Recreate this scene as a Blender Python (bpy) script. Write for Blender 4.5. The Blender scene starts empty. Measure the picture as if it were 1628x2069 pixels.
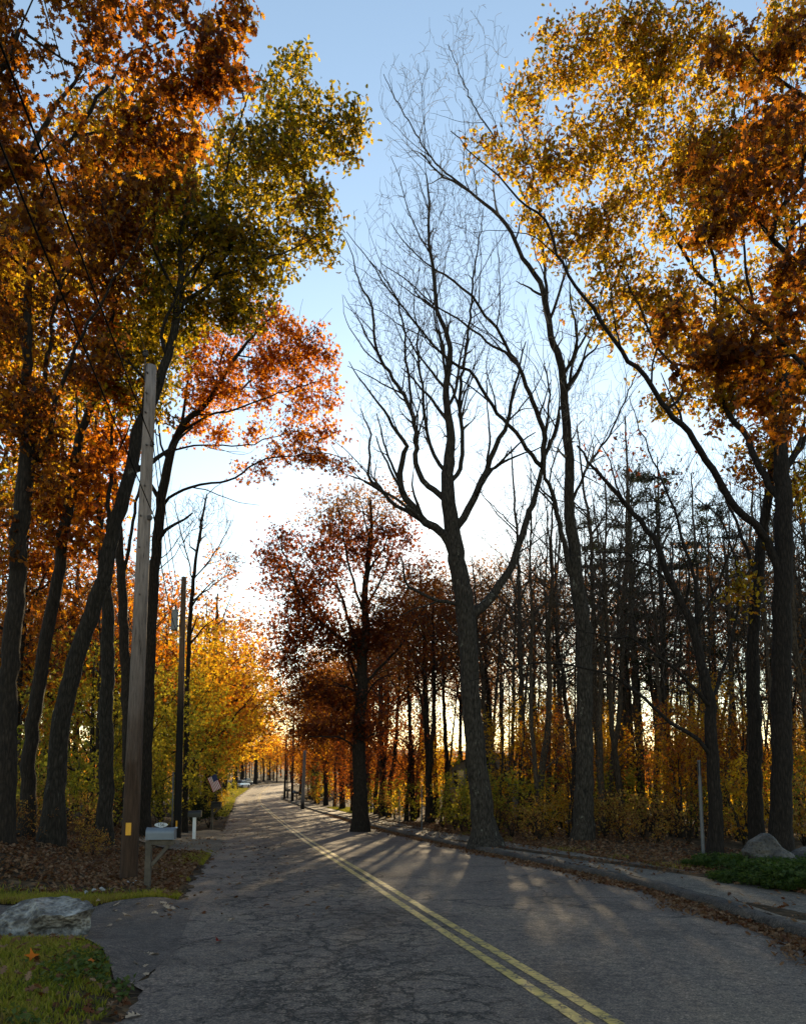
import bpy, math, random
import numpy as np
from mathutils import Vector, Matrix, Euler

rng = np.random.default_rng(11)
random.seed(5)
R = math.radians
scene = bpy.context.scene
COL = scene.collection

# ------------------------------------------------------------------ camera model
W0, H0 = 1628.0, 2069.0
F = 1550.0
EYE = 1.7
PITCH = R(7.0)
SH = 348.0
CP, SP = math.cos(PITCH), math.sin(PITCH)

def ray(px, py):
    u = (px - W0 / 2) / F
    v = -(py - H0 / 2 - SH) / F
    return np.array([u, CP - v * SP, SP + v * CP])

def at(px, py, D):
    """world point seen at a photo position, D metres down the road"""
    d = ray(px, py)
    return np.array([0, 0, EYE]) + d * (D / d[1])

cam = bpy.data.cameras.new('camera')
cam.lens = F / H0 * 36.0
cam.sensor_width = 36.0
cam.sensor_fit = 'AUTO'
cam.shift_y = SH / H0
cam.clip_start = 0.05
cam.clip_end = 3000
co = bpy.data.objects.new('camera', cam)
co.location = (0, 0, EYE)
co.rotation_euler = (math.pi / 2 + PITCH, 0, 0)
COL.objects.link(co)
scene.camera = co

# ------------------------------------------------------------------ terrain
_py = np.array([-60, -20, 0, 6, 12, 20, 40, 65, 85, 108, 135, 165, 185, 205, 235, 270, 330, 420, 900])
_pz = np.array([0.3, 0.1, 0, 0, -0.08, -0.28, -0.75, -1.25, -1.38, -1.2, -0.6, 0.1, 0.42, 0.4, 0.1, 1.0, 4.6, 10.0, 34])
_fy = np.arange(-80, 920, 0.5)
_fz = np.interp(_fy, _py, _pz)
_k = np.hanning(25); _k /= _k.sum()
_fz = np.convolve(np.pad(_fz, 12, mode='edge'), _k, mode='valid')

def prof(y):
    return np.interp(y, _fy, _fz)

def on_ground(px, py, fn):
    d = ray(px, py)
    t = np.geomspace(2.5, 600, 6000)
    P = np.array([0, 0, EYE])[None] + d[None] * t[:, None]
    below = P[:, 2] < fn(P[:, 0], P[:, 1])
    i = int(np.argmax(below)) if below.any() else len(t) - 1
    return P[i]

def edge_curve(pts):
    P = np.array([on_ground(a, b, lambda x, y: prof(y)) for a, b in pts])
    y, x = P[:, 1], P[:, 0]
    s0 = (x[1] - x[0]) / (y[1] - y[0])
    y = np.concatenate([[-60], y, [260, 500]])
    x = np.concatenate([[x[0] + s0 * (-60 - y[1])], x, [x[-1] + 6, x[-1] + 60]])
    g = np.arange(-60, 500, 0.5)
    v = np.interp(g, y, x)
    k = np.hanning(15); k /= k.sum()
    v = np.convolve(np.pad(v, 7, mode='edge'), k, mode='valid')
    return lambda q: np.interp(q, g, v)

xl = edge_curve([(245, 2069), (300, 1930), (345, 1850), (385, 1790), (440, 1715), (462, 1650), (478, 1613), (512, 1588)])
xc = edge_curve([(1207, 2069), (1010, 1945), (826, 1830), (622, 1700), (545, 1640), (523, 1618), (526, 1604), (545, 1588)])
xr = edge_curve([(1628, 1905), (1300, 1793), (960, 1720), (800, 1684), (680, 1650), (604, 1628), (572, 1615), (577, 1600), (590, 1588)])

def sst(a, b, x):
    t = np.clip((x - a) / (b - a), 0, 1)
    return t * t * (3 - 2 * t)

def lumps(x, y):
    return (np.sin(x * 1.7 + y * .6) * np.sin(y * 1.3 - x * .4) * .5 + np.sin(x * .53 + 1.3) * np.sin(y * .41 + .7) +
            .3 * np.sin(x * 4.1 + 2 * np.sin(y * 2.7)) * np.sin(y * 3.7 + x))

KERB = 0.13
def gz(x, y):
    x = np.asarray(x, float); y = np.asarray(y, float)
    p = prof(y)
    L, Rr = xl(y), xr(y)
    dl = L - x
    dr = x - Rr
    z = p - np.where((dl < -.14) & (dr < -.02), 0.03, 0.004)
    # left bank, cut by the driveway
    bank = sst(11.4, 13.5, y) * (0.62 * sst(0.9, 4.6, dl) + 0.06 * sst(0, .5, dl))
    low = (1 - sst(8.0, 8.6, y)) * 0.07 * sst(0.05, .5, dl)
    strip = sst(10.6, 10.9, y) * (1 - sst(11.4, 13.5, y)) * 0.05 * sst(0, .4, dl)
    z = z + np.where(dl > 0, bank + low + strip + 0.03 * sst(0, .3, dl) * (1 - sst(8.2, 8.4, y) * (1 - sst(10.7, 10.9, y)))
                     + 0.05 * lumps(x, y) * sst(.8, 3, dl) * sst(11, 13, y), 0)
    z = z + np.where(dr > 0, (KERB + 0.0) * sst(0.02, .1, dr) + 0.05 * sst(1.8, 3.0, dr) + 0.05 * lumps(x, y) * sst(2.0, 4, dr), 0)
    far = np.abs(x) > 60
    return z

def G(px, py):
    return on_ground(px, py, gz)

# ------------------------------------------------------------------ mesh helpers
def fast_mesh(name, V, faces_flat, sizes, smooth=True, mats=None):
    me = bpy.data.meshes.new(name)
    V = np.asarray(V, np.float32); faces_flat = np.asarray(faces_flat, np.int32); sizes = np.asarray(sizes, np.int32)
    me.vertices.add(len(V)); me.vertices.foreach_set('co', V.ravel())
    me.loops.add(len(faces_flat)); me.loops.foreach_set('vertex_index', faces_flat)
    me.polygons.add(len(sizes))
    starts = np.concatenate([[0], np.cumsum(sizes)[:-1]]).astype(np.int32)
    me.polygons.foreach_set('loop_start', starts)
    if smooth is not False:
        me.polygons.foreach_set('use_smooth', np.ones(len(sizes), bool))
    if mats is not None:
        me.polygons.foreach_set('material_index', np.asarray(mats, np.int32))
    me.update(calc_edges=True)
    return me

class MB:
    """collects simple shapes; build() links them as one mesh object"""
    def __init__(s): s.v = []; s.f = []; s.m = []
    def add(s, V, Fc, m=0):
        o = len(s.v); s.v += [tuple(map(float, p)) for p in V]
        s.f += [tuple(i + o for i in f) for f in Fc]; s.m += [m] * len(Fc)
    def box(s, c, d, rot=None, m=0, bev=0.0):
        x, y, z = [q / 2 for q in d]
        if bev > 0:
            V = []
            for sx in (-1, 1):
                for sy in (-1, 1):
                    for sz in (-1, 1):
                        V += [(sx * (x - bev), sy * (y - bev), sz * z), (sx * (x - bev), sy * y, sz * (z - bev)), (sx * x, sy * (y - bev), sz * (z - bev))]
            import bmesh
            bm = bmesh.new()
            for p in V: bm.verts.new(p)
            r = bmesh.ops.convex_hull(bm, input=bm.verts[:])
            bm.verts.ensure_lookup_table(); bm.verts.index_update()
            VV = [v.co.copy() for v in bm.verts]; FF = [[v.index for v in f.verts] for f in bm.faces]
            bm.free()
        else:
            VV = [(a, b, e) for a in (-x, x) for b in (-y, y) for e in (-z, z)]
            FF = [(0, 1, 3, 2), (4, 6, 7, 5), (0, 4, 5, 1), (2, 3, 7, 6), (0, 2, 6, 4), (1, 5, 7, 3)]
        M = Matrix.Identity(3) if rot is None else Euler(rot).to_matrix()
        s.add([M @ Vector(p) + Vector(c) for p in VV], FF, m)
    def tube(s, pts, rad, k=10, m=0, caps=True):
        V, Fl = tube_arrays(np.array(pts, float), np.broadcast_to(np.asarray(rad, float), (len(pts),)), k)
        n = len(pts)
        s.add(V, Fl, m)
        if caps:
            o = len(s.v) - len(V)
            s.f += [tuple(o + i for i in range(k))[::-1], tuple(o + (n - 1) * k + i for i in range(k))]; s.m += [m, m]
    def prism(s, outline, depth, m=0):
        """outline in the XZ plane, thickness along Y"""
        n = len(outline)
        V = [(a, -depth / 2, b) for a, b in outline] + [(a, depth / 2, b) for a, b in outline]
        s.add(V, [tuple(range(n)), tuple(range(2 * n - 1, n - 1, -1))] + [(i, i + n, (i + 1) % n + n, (i + 1) % n) for i in range(n)], m)
    def build(s, name, mats, parent=None, loc=None, smooth=False):
        me = bpy.data.meshes.new(name)
        me.from_pydata(s.v, [], s.f)
        me.polygons.foreach_set('material_index', s.m)
        if smooth: me.polygons.foreach_set('use_smooth', [True] * len(s.f))
        me.update()
        import bmesh
        bm = bmesh.new(); bm.from_mesh(me); bmesh.ops.recalc_face_normals(bm, faces=bm.faces[:]); bm.to_mesh(me); bm.free()
        return link(name, me, mats, parent, loc)

def link(name, me, mats, parent=None, loc=None):
    for m in (mats if isinstance(mats, (list, tuple)) else [mats]):
        me.materials.append(m)
    o = bpy.data.objects.new(name, me)
    COL.objects.link(o)
    if parent is not None: o.parent = parent
    if loc is not None: o.location = loc
    return o

def tube_arrays(P, rad, k):
    n = len(P)
    T = np.gradient(P, axis=0)
    T /= np.linalg.norm(T, axis=1)[:, None] + 1e-9
    mt = np.abs(T.mean(0))
    ref = np.eye(3)[int(np.argmin(mt))]
    U = np.cross(T, ref); U /= np.linalg.norm(U, axis=1)[:, None] + 1e-9
    Vv = np.cross(T, U)
    a = np.arange(k) * 2 * math.pi / k
    ring = U[:, None, :] * np.cos(a)[None, :, None] + Vv[:, None, :] * np.sin(a)[None, :, None]
    V = (P[:, None, :] + ring * np.asarray(rad)[:, None, None]).reshape(-1, 3)
    i = np.arange(n - 1)[:, None] * k; j = np.arange(k)[None, :]; j2 = (j + 1) % k
    Fq = np.stack([i + j, i + j2, i + k + j2, i + k + j], -1).reshape(-1, 4)
    return V, Fq

def tag(o, label=None, cat=None, group=None, kind=None):
    if label: o['label'] = label
    if cat: o['category'] = cat
    if group: o['group'] = group
    if kind: o['kind'] = kind
    return o

def empty(name, loc, label, cat, group=None, rz=0):
    o = bpy.data.objects.new(name, None)
    o.empty_display_size = .3
    COL.objects.link(o); o.location = tuple(map(float, loc)); o.rotation_euler = (0, 0, rz)
    return tag(o, label, cat, group)

def copy_tree(src, loc, rz=0, sc=1.0, label=None, group=None, tilt=(0, 0)):
    c = src.copy(); COL.objects.link(c)
    c.location = tuple(map(float, loc)); c.rotation_euler = (tilt[0], tilt[1], rz)
    c.scale = (sc, sc, sc) if not hasattr(sc, '__len__') else sc
    if label: c['label'] = label
    if group: c['group'] = group
    for ch in list(src.children):
        d = ch.copy(); COL.objects.link(d); d.parent = c
        for g in list(ch.children):
            e = g.copy(); COL.objects.link(e); e.parent = d
    return c

# ------------------------------------------------------------------ materials
def newmat(name):
    m = bpy.data.materials.new(name); m.use_nodes = True
    nt = m.node_tree; nt.nodes.clear()
    return m, nt, nt.nodes, nt.links

def N(nt, t, **kw):
    n = nt.nodes.new(t)
    for k, v in kw.items():
        if k.startswith('i_'):
            n.inputs[k[2:].replace('_', ' ')].default_value = v
        else: setattr(n, k, v)
    return n

def ramp(nt, stops, interp='LINEAR'):
    n = nt.nodes.new('ShaderNodeValToRGB'); cr = n.color_ramp; cr.interpolation = interp
    while len(cr.elements) < len(stops): cr.elements.new(.5)
    for e, (p, c) in zip(cr.elements, stops):
        e.position = p; e.color = (*c, 1) if len(c) == 3 else c
    return n

def pos_node(nt, scale=(1, 1, 1), obj=False):
    if obj:
        g = N(nt, 'ShaderNodeTexCoord'); out = g.outputs['Object']
    else:
        g = N(nt, 'ShaderNodeNewGeometry'); out = g.outputs['Position']
    mp = N(nt, 'ShaderNodeMapping'); mp.inputs['Scale'].default_value = scale
    nt.links.new(out, mp.inputs['Vector'])
    return mp.outputs['Vector']

def plain(name, col, rough=.7, metal=0, noise=.25, scale=6, bump=0.0, spec=.5):
    m, nt, n, l = newmat(name)
    out = N(nt, 'ShaderNodeOutputMaterial'); b = N(nt, 'ShaderNodeBsdfPrincipled')
    b.inputs['Roughness'].default_value = rough; b.inputs['Metallic'].default_value = metal
    b.inputs['Specular IOR Level'].default_value = spec
    v = pos_node(nt, obj=True)
    t = N(nt, 'ShaderNodeTexNoise', i_Scale=scale, i_Detail=6); l.new(v, t.inputs['Vector'])
    r = ramp(nt, [(.3, tuple(c * (1 - noise) for c in col)), (.7, tuple(min(1, c * (1 + noise)) for c in col))])
    l.new(t.outputs['Fac'], r.inputs['Fac']); l.new(r.outputs['Color'], b.inputs['Base Color'])
    if bump:
        bp = N(nt, 'ShaderNodeBump', i_Strength=bump, i_Distance=.02); l.new(t.outputs['Fac'], bp.inputs['Height']); l.new(bp.outputs['Normal'], b.inputs['Normal'])
    l.new(b.outputs['BSDF'], out.inputs['Surface'])
    return m

def bark(name, dark, mid, lichen, lich=.62, vs=7.5):
    m, nt, n, l = newmat(name)
    out = N(nt, 'ShaderNodeOutputMaterial'); b = N(nt, 'ShaderNodeBsdfPrincipled')
    b.inputs['Roughness'].default_value = .95; b.inputs['Specular IOR Level'].default_value = .2
    v = pos_node(nt, (vs, vs, vs * .22)); v2 = pos_node(nt, (1.6, 1.6, 1.1))
    t = N(nt, 'ShaderNodeTexNoise', i_Scale=3.0, i_Detail=8, i_Roughness=.65); l.new(v, t.inputs['Vector'])
    vo = N(nt, 'ShaderNodeTexVoronoi', i_Scale=2.6); vo.feature = 'DISTANCE_TO_EDGE'; l.new(v, vo.inputs['Vector'])
    mu = N(nt, 'ShaderNodeMath', operation='MULTIPLY'); l.new(t.outputs['Fac'], mu.inputs[0])
    mm = N(nt, 'ShaderNodeMath', operation='MULTIPLY_ADD'); l.new(vo.outputs['Distance'], mm.inputs[0]); mm.inputs[1].default_value = 1.2; mm.inputs[2].default_value = .55
    l.new(mm.outputs[0], mu.inputs[1])
    r = ramp(nt, [(.22, dark), (.6, mid)]); l.new(mu.outputs[0], r.inputs['Fac'])
    t2 = N(nt, 'ShaderNodeTexNoise', i_Scale=2.4, i_Detail=9, i_Roughness=.7); l.new(v2, t2.inputs['Vector'])
    r2 = ramp(nt, [(lich, (0, 0, 0)), (lich + .07, (1, 1, 1))]); l.new(t2.outputs['Fac'], r2.inputs['Fac'])
    mx = N(nt, 'ShaderNodeMix', data_type='RGBA'); l.new(r2.outputs['Color'], mx.inputs['Factor'])
    l.new(r.outputs['Color'], mx.inputs['A']); mx.inputs['B'].default_value = (*lichen, 1)
    l.new(mx.outputs['Result'], b.inputs['Base Color'])
    bp = N(nt, 'ShaderNodeBump', i_Strength=1.0, i_Distance=.06); l.new(mu.outputs[0], bp.inputs['Height']); l.new(bp.outputs['Normal'], b.inputs['Normal'])
    l.new(b.outputs['BSDF'], out.inputs['Surface'])
    return m

def leafmat(name, stops, clump=.32, trans=.72, gloss=.015, zone=.35, dif=.19):
    """stops: colours picked per leaf and, more loosely, per bough"""
    m, nt, n, l = newmat(name)
    out = N(nt, 'ShaderNodeOutputMaterial')
    g = N(nt, 'ShaderNodeNewGeometry')
    t = N(nt, 'ShaderNodeTexNoise', i_Scale=zone, i_Detail=3); l.new(g.outputs['Position'], t.inputs['Vector'])
    st = N(nt, 'ShaderNodeMapRange'); st.inputs['From Min'].default_value = .32; st.inputs['From Max'].default_value = .68; l.new(t.outputs['Fac'], st.inputs['Value'])
    mx = N(nt, 'ShaderNodeMix', data_type='FLOAT'); mx.inputs['Factor'].default_value = clump
    l.new(g.outputs['Random Per Island'], mx.inputs['A']); l.new(st.outputs['Result'], mx.inputs['B'])
    k = len(stops)
    r = ramp(nt, [(i / (k - 1) * .9 + .05, c) for i, c in enumerate(stops)]); l.new(mx.outputs['Result'], r.inputs['Fac'])
    d = N(nt, 'ShaderNodeBsdfDiffuse'); tr = N(nt, 'ShaderNodeBsdfTranslucent')
    dk = N(nt, 'ShaderNodeMix', data_type='RGBA', blend_type='MULTIPLY'); dk.inputs['Factor'].default_value = 1; dk.inputs['B'].default_value = (dif, dif * .9, dif * .9, 1)
    l.new(r.outputs['Color'], dk.inputs['A']); l.new(dk.outputs['Result'], d.inputs['Color'])
    l.new(r.outputs['Color'], tr.inputs['Color'])
    ms = N(nt, 'ShaderNodeMixShader'); ms.inputs['Fac'].default_value = trans
    l.new(d.outputs['BSDF'], ms.inputs[1]); l.new(tr.outputs['BSDF'], ms.inputs[2])
    gl = N(nt, 'ShaderNodeBsdfGlossy'); gl.inputs['Roughness'].default_value = .45
    m2 = N(nt, 'ShaderNodeMixShader'); m2.inputs['Fac'].default_value = gloss
    l.new(ms.outputs[0], m2.inputs[1]); l.new(gl.outputs['BSDF'], m2.inputs[2])
    l.new(m2.outputs[0], out.inputs['Surface'])
    return m

def asphalt(name, base=(.062, .060, .060), cracks=1.0, warm=(.085, .076, .066), rough=.82, lane=False):
    m, nt, n, l = newmat(name)
    out = N(nt, 'ShaderNodeOutputMaterial'); b = N(nt, 'ShaderNodeBsdfPrincipled')
    v = pos_node(nt)
    agg = N(nt, 'ShaderNodeTexNoise', i_Scale=48, i_Detail=5, i_Roughness=.85); l.new(v, agg.inputs['Vector'])
    mott = N(nt, 'ShaderNodeTexNoise', i_Scale=11, i_Detail=5, i_Roughness=.75); l.new(v, mott.inputs['Vector'])
    big = N(nt, 'ShaderNodeTexNoise', i_Scale=.55, i_Detail=6, i_Roughness=.65); l.new(v, big.inputs['Vector'])
    rb = ramp(nt, [(.30, tuple(c * .52 for c in base)), (.5, base), (.68, tuple(c * 1.15 for c in warm))]); l.new(big.outputs['Fac'], rb.inputs['Fac'])
    ra = ramp(nt, [(.34, (.10, .10, .11)), (.46, (.65, .65, .65)), (.54, (1.1, 1.1, 1.1)), (.62, (2.0, 1.95, 1.85)), (.70, (4.6, 4.4, 4.1))]); l.new(agg.outputs['Fac'], ra.inputs['Fac'])
    rm = ramp(nt, [(.32, (.46, .46, .48)), (.5, (1, 1, 1)), (.68, (1.55, 1.5, 1.42))]); l.new(mott.outputs['Fac'], rm.inputs['Fac'])
    mu0 = N(nt, 'ShaderNodeMix', data_type='RGBA', blend_type='MULTIPLY'); mu0.inputs['Factor'].default_value = 1
    l.new(rb.outputs['Color'], mu0.inputs['A']); l.new(rm.outputs['Color'], mu0.inputs['B'])
    mu = N(nt, 'ShaderNodeMix', data_type='RGBA', blend_type='MULTIPLY'); mu.inputs['Factor'].default_value = 1
    l.new(mu0.outputs['Result'], mu.inputs['A']); l.new(ra.outputs['Color'], mu.inputs['B'])
    col = mu.outputs['Result']; height = agg.outputs['Fac']
    if cracks:
        bias = None
        if lane:
            at_ = N(nt, 'ShaderNodeAttribute'); at_.attribute_name = 'lane'
            rl = ramp(nt, [(.0, (.02,) * 3), (.12, (.07,) * 3), (.2, (.17,) * 3), (.36, (.15,) * 3), (.46, (.05,) * 3), (.52, (-.0,) * 3), (.6, (0,) * 3)]); l.new(at_.outputs['Fac'], rl.inputs['Fac']); bias = rl.outputs['Color']
        wn = N(nt, 'ShaderNodeTexNoise', i_Scale=2.6, i_Detail=6, i_Roughness=.75); l.new(v, wn.inputs['Vector'])
        wv = N(nt, 'ShaderNodeVectorMath', operation='SCALE'); l.new(wn.outputs['Color'], wv.inputs[0]); wv.inputs['Scale'].default_value = .6
        ad = N(nt, 'ShaderNodeVectorMath', operation='ADD'); l.new(v, ad.inputs[0]); l.new(wv.outputs[0], ad.inputs[1])
        fac = None
        for sc, width, lo, msc, seed in ((2.3, .044, .56, .40, 0), (.62, .012, .50, .28, 7), (4.6, .055, .61, .6, 3)):
            mp = N(nt, 'ShaderNodeMapping'); mp.inputs['Location'].default_value = (seed, seed * 2, 0); l.new(ad.outputs[0], mp.inputs['Vector'])
            vo = N(nt, 'ShaderNodeTexVoronoi', i_Scale=sc); vo.feature = 'DISTANCE_TO_EDGE'; l.new(mp.outputs['Vector'], vo.inputs['Vector'])
            mr = N(nt, 'ShaderNodeMapRange'); mr.inputs['From Min'].default_value = width * .25; mr.inputs['From Max'].default_value = width
            mr.inputs['To Min'].default_value = 1; mr.inputs['To Max'].default_value = 0; l.new(vo.outputs['Distance'], mr.inputs['Value'])
            mk = N(nt, 'ShaderNodeTexNoise', i_Scale=msc, i_Detail=8, i_Roughness=.8); mp2 = N(nt, 'ShaderNodeMapping'); mp2.inputs['Location'].default_value = (seed * 3 + 4, 1, seed)
            l.new(v, mp2.inputs['Vector']); l.new(mp2.outputs['Vector'], mk.inputs['Vector'])
            src = mk.outputs['Fac']
            if bias is not None:
                ab = N(nt, 'ShaderNodeMath', operation='ADD'); l.new(src, ab.inputs[0]); l.new(bias, ab.inputs[1]); src = ab.outputs[0]
            mm = N(nt, 'ShaderNodeMapRange'); mm.inputs['From Min'].default_value = lo; mm.inputs['From Max'].default_value = lo + .07; l.new(src, mm.inputs['Value'])
            q = N(nt, 'ShaderNodeMath', operation='MULTIPLY'); l.new(mr.outputs['Result'], q.inputs[0]); l.new(mm.outputs['Result'], q.inputs[1])
            if fac is None: fac = q.outputs[0]
            else:
                mxx = N(nt, 'ShaderNodeMath', operation='MAXIMUM'); l.new(fac, mxx.inputs[0]); l.new(q.outputs[0], mxx.inputs[1]); fac = mxx.outputs[0]
        cs = N(nt, 'ShaderNodeMath', operation='MULTIPLY'); l.new(fac, cs.inputs[0]); cs.inputs[1].default_value = .92 * cracks
        mc = N(nt, 'ShaderNodeMix', data_type='RGBA'); l.new(cs.outputs[0], mc.inputs['Factor']); l.new(col, mc.inputs['A']); mc.inputs['B'].default_value = (.005, .005, .006, 1)
        col = mc.outputs['Result']
        hh = N(nt, 'ShaderNodeMath', operation='MULTIPLY_ADD'); l.new(fac, hh.inputs[0]); hh.inputs[1].default_value = -1.8; l.new(agg.outputs['Fac'], hh.inputs[2]); height = hh.outputs[0]
    l.new(col, b.inputs['Base Color'])
    b.inputs['Roughness'].default_value = rough; b.inputs['Specular IOR Level'].default_value = .35
    bp = N(nt, 'ShaderNodeBump', i_Strength=.8, i_Distance=.010); l.new(height, bp.inputs['Height']); l.new(bp.outputs['Normal'], b.inputs['Normal'])
    l.new(b.outputs['BSDF'], out.inputs['Surface'])
    return m

def ground_mat():
    m, nt, n, l = newmat('forest_floor')
    out = N(nt, 'ShaderNodeOutputMaterial'); b = N(nt, 'ShaderNodeBsdfPrincipled'); b.inputs['Roughness'].default_value = 1; b.inputs['Specular IOR Level'].default_value = .1
    v = pos_node(nt)
    vo = N(nt, 'ShaderNodeTexVoronoi', i_Scale=11); l.new(v, vo.inputs['Vector'])
    r = ramp(nt, [(0, (.03, .02, .013)), (.35, (.06, .037, .02)), (.7, (.10, .06, .03)), (1, (.14, .09, .05))])
    s = N(nt, 'ShaderNodeSeparateColor'); l.new(vo.outputs['Color'], s.inputs['Color']); l.new(s.outputs[0], r.inputs['Fac'])
    t = N(nt, 'ShaderNodeTexNoise', i_Scale=.8, i_Detail=7, i_Roughness=.7); l.new(v, t.inputs['Vector'])
    r2 = ramp(nt, [(.4, (0, 0, 0)), (.6, (1, 1, 1))]); l.new(t.outputs['Fac'], r2.inputs['Fac'])
    mx = N(nt, 'ShaderNodeMix', data_type='RGBA'); l.new(r2.outputs['Color'], mx.inputs['Factor']); l.new(r.outputs['Color'], mx.inputs['A']); mx.inputs['B'].default_value = (.028, .02, .012, 1)
    l.new(mx.outputs['Result'], b.inputs['Base Color'])
    bp = N(nt, 'ShaderNodeBump', i_Strength=.8, i_Distance=.04); l.new(vo.outputs['Distance'], bp.inputs['Height']); l.new(bp.outputs['Normal'], b.inputs['Normal'])
    l.new(b.outputs['BSDF'], out.inputs['Surface'])
    return m

def paint_mat():
    m, nt, n, l = newmat('worn_yellow_paint')
    out = N(nt, 'ShaderNodeOutputMaterial'); b = N(nt, 'ShaderNodeBsdfPrincipled'); b.inputs['Roughness'].default_value = .55
    v = pos_node(nt)
    t = N(nt, 'ShaderNodeTexNoise', i_Scale=6, i_Detail=9, i_Roughness=.75); l.new(v, t.inputs['Vector'])
    wn = N(nt, 'ShaderNodeTexNoise', i_Scale=5, i_Detail=3); l.new(v, wn.inputs['Vector'])
    wv = N(nt, 'ShaderNodeVectorMath', operation='SCALE'); l.new(wn.outputs['Color'], wv.inputs[0]); wv.inputs['Scale'].default_value = .3
    ad = N(nt, 'ShaderNodeVectorMath', operation='ADD'); l.new(v, ad.inputs[0]); l.new(wv.outputs[0], ad.inputs[1])
    vo = N(nt, 'ShaderNodeTexVoronoi', i_Scale=6.5); vo.feature = 'DISTANCE_TO_EDGE'; l.new(ad.outputs[0], vo.inputs['Vector'])
    r = ramp(nt, [(.40, (.07, .058, .035)), (.47, (.36, .25, .055)), (.62, (.56, .38, .075))]); l.new(t.outputs['Fac'], r.inputs['Fac'])
    rc = ramp(nt, [(.012, (.12, .11, .1)), (.035, (1, 1, 1))]); l.new(vo.outputs['Distance'], rc.inputs['Fac'])
    mu = N(nt, 'ShaderNodeMix', data_type='RGBA', blend_type='MULTIPLY'); mu.inputs['Factor'].default_value = 1
    l.new(r.outputs['Color'], mu.inputs['A']); l.new(rc.outputs['Color'], mu.inputs['B']); l.new(mu.outputs['Result'], b.inputs['Base Color'])
    ag = N(nt, 'ShaderNodeTexNoise', i_Scale=75, i_Detail=3); l.new(v, ag.inputs['Vector'])
    bp = N(nt, 'ShaderNodeBump', i_Strength=.45, i_Distance=.006); l.new(ag.outputs['Fac'], bp.inputs['Height']); l.new(bp.outputs['Normal'], b.inputs['Normal'])
    l.new(b.outputs['BSDF'], out.inputs['Surface'])
    return m

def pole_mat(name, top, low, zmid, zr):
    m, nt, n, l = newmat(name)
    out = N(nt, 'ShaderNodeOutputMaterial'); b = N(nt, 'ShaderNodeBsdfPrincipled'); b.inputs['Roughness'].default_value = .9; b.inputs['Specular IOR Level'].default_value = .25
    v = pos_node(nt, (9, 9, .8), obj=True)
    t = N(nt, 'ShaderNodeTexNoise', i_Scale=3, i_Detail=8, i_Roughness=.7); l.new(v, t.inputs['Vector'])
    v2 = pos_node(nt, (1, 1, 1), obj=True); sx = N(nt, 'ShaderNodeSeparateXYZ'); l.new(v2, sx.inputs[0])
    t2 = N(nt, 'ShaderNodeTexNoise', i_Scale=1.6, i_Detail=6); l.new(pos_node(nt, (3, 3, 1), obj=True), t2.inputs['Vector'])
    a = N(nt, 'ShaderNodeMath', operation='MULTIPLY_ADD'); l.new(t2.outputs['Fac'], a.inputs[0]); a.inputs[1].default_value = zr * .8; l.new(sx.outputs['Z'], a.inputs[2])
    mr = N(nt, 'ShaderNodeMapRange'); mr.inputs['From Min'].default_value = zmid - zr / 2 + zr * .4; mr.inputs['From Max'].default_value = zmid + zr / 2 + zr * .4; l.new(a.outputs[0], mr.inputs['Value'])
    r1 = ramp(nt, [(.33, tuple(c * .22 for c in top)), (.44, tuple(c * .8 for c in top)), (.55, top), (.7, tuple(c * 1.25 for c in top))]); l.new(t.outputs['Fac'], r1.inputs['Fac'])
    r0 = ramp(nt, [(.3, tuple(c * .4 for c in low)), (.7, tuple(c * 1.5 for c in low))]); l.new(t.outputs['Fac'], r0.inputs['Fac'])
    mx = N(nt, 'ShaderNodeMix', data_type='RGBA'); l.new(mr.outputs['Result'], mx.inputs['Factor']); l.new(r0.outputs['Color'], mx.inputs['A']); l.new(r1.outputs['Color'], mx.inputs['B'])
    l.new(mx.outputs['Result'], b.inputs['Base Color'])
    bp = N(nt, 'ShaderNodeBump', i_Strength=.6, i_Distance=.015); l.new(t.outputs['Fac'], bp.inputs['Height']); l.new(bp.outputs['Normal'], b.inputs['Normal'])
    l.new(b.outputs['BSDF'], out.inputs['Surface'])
    return m

def rock_mat(name, light, dark):
    m, nt, n, l = newmat(name)
    out = N(nt, 'ShaderNodeOutputMaterial'); b = N(nt, 'ShaderNodeBsdfPrincipled'); b.inputs['Roughness'].default_value = .85
    v = pos_node(nt, obj=True)
    t = N(nt, 'ShaderNodeTexNoise', i_Scale=2.5, i_Detail=10, i_Roughness=.7); l.new(v, t.inputs['Vector'])
    vo = N(nt, 'ShaderNodeTexVoronoi', i_Scale=20); l.new(v, vo.inputs['Vector'])
    r = ramp(nt, [(.42, dark), (.52, tuple((a + c) / 2 for a, c in zip(light, dark))), (.62, light)]); l.new(t.outputs['Fac'], r.inputs['Fac'])
    r2 = ramp(nt, [(0, (.42, .42, .43)), (.5, (1.25, 1.25, 1.25))]); l.new(vo.outputs['Distance'], r2.inputs['Fac'])
    mu = N(nt, 'ShaderNodeMix', data_type='RGBA', blend_type='MULTIPLY'); mu.inputs['Factor'].default_value = 1
    l.new(r.outputs['Color'], mu.inputs['A']); l.new(r2.outputs['Color'], mu.inputs['B']); l.new(mu.outputs['Result'], b.inputs['Base Color'])
    s = N(nt, 'ShaderNodeMath', operation='MULTIPLY_ADD'); l.new(vo.outputs['Distance'], s.inputs[0]); s.inputs[1].default_value = .5; l.new(t.outputs['Fac'], s.inputs[2])
    bp = N(nt, 'ShaderNodeBump', i_Strength=1.0, i_Distance=.06); l.new(s.outputs[0], bp.inputs['Height']); l.new(bp.outputs['Normal'], b.inputs['Normal'])
    l.new(b.outputs['BSDF'], out.inputs['Surface'])
    return m

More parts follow.
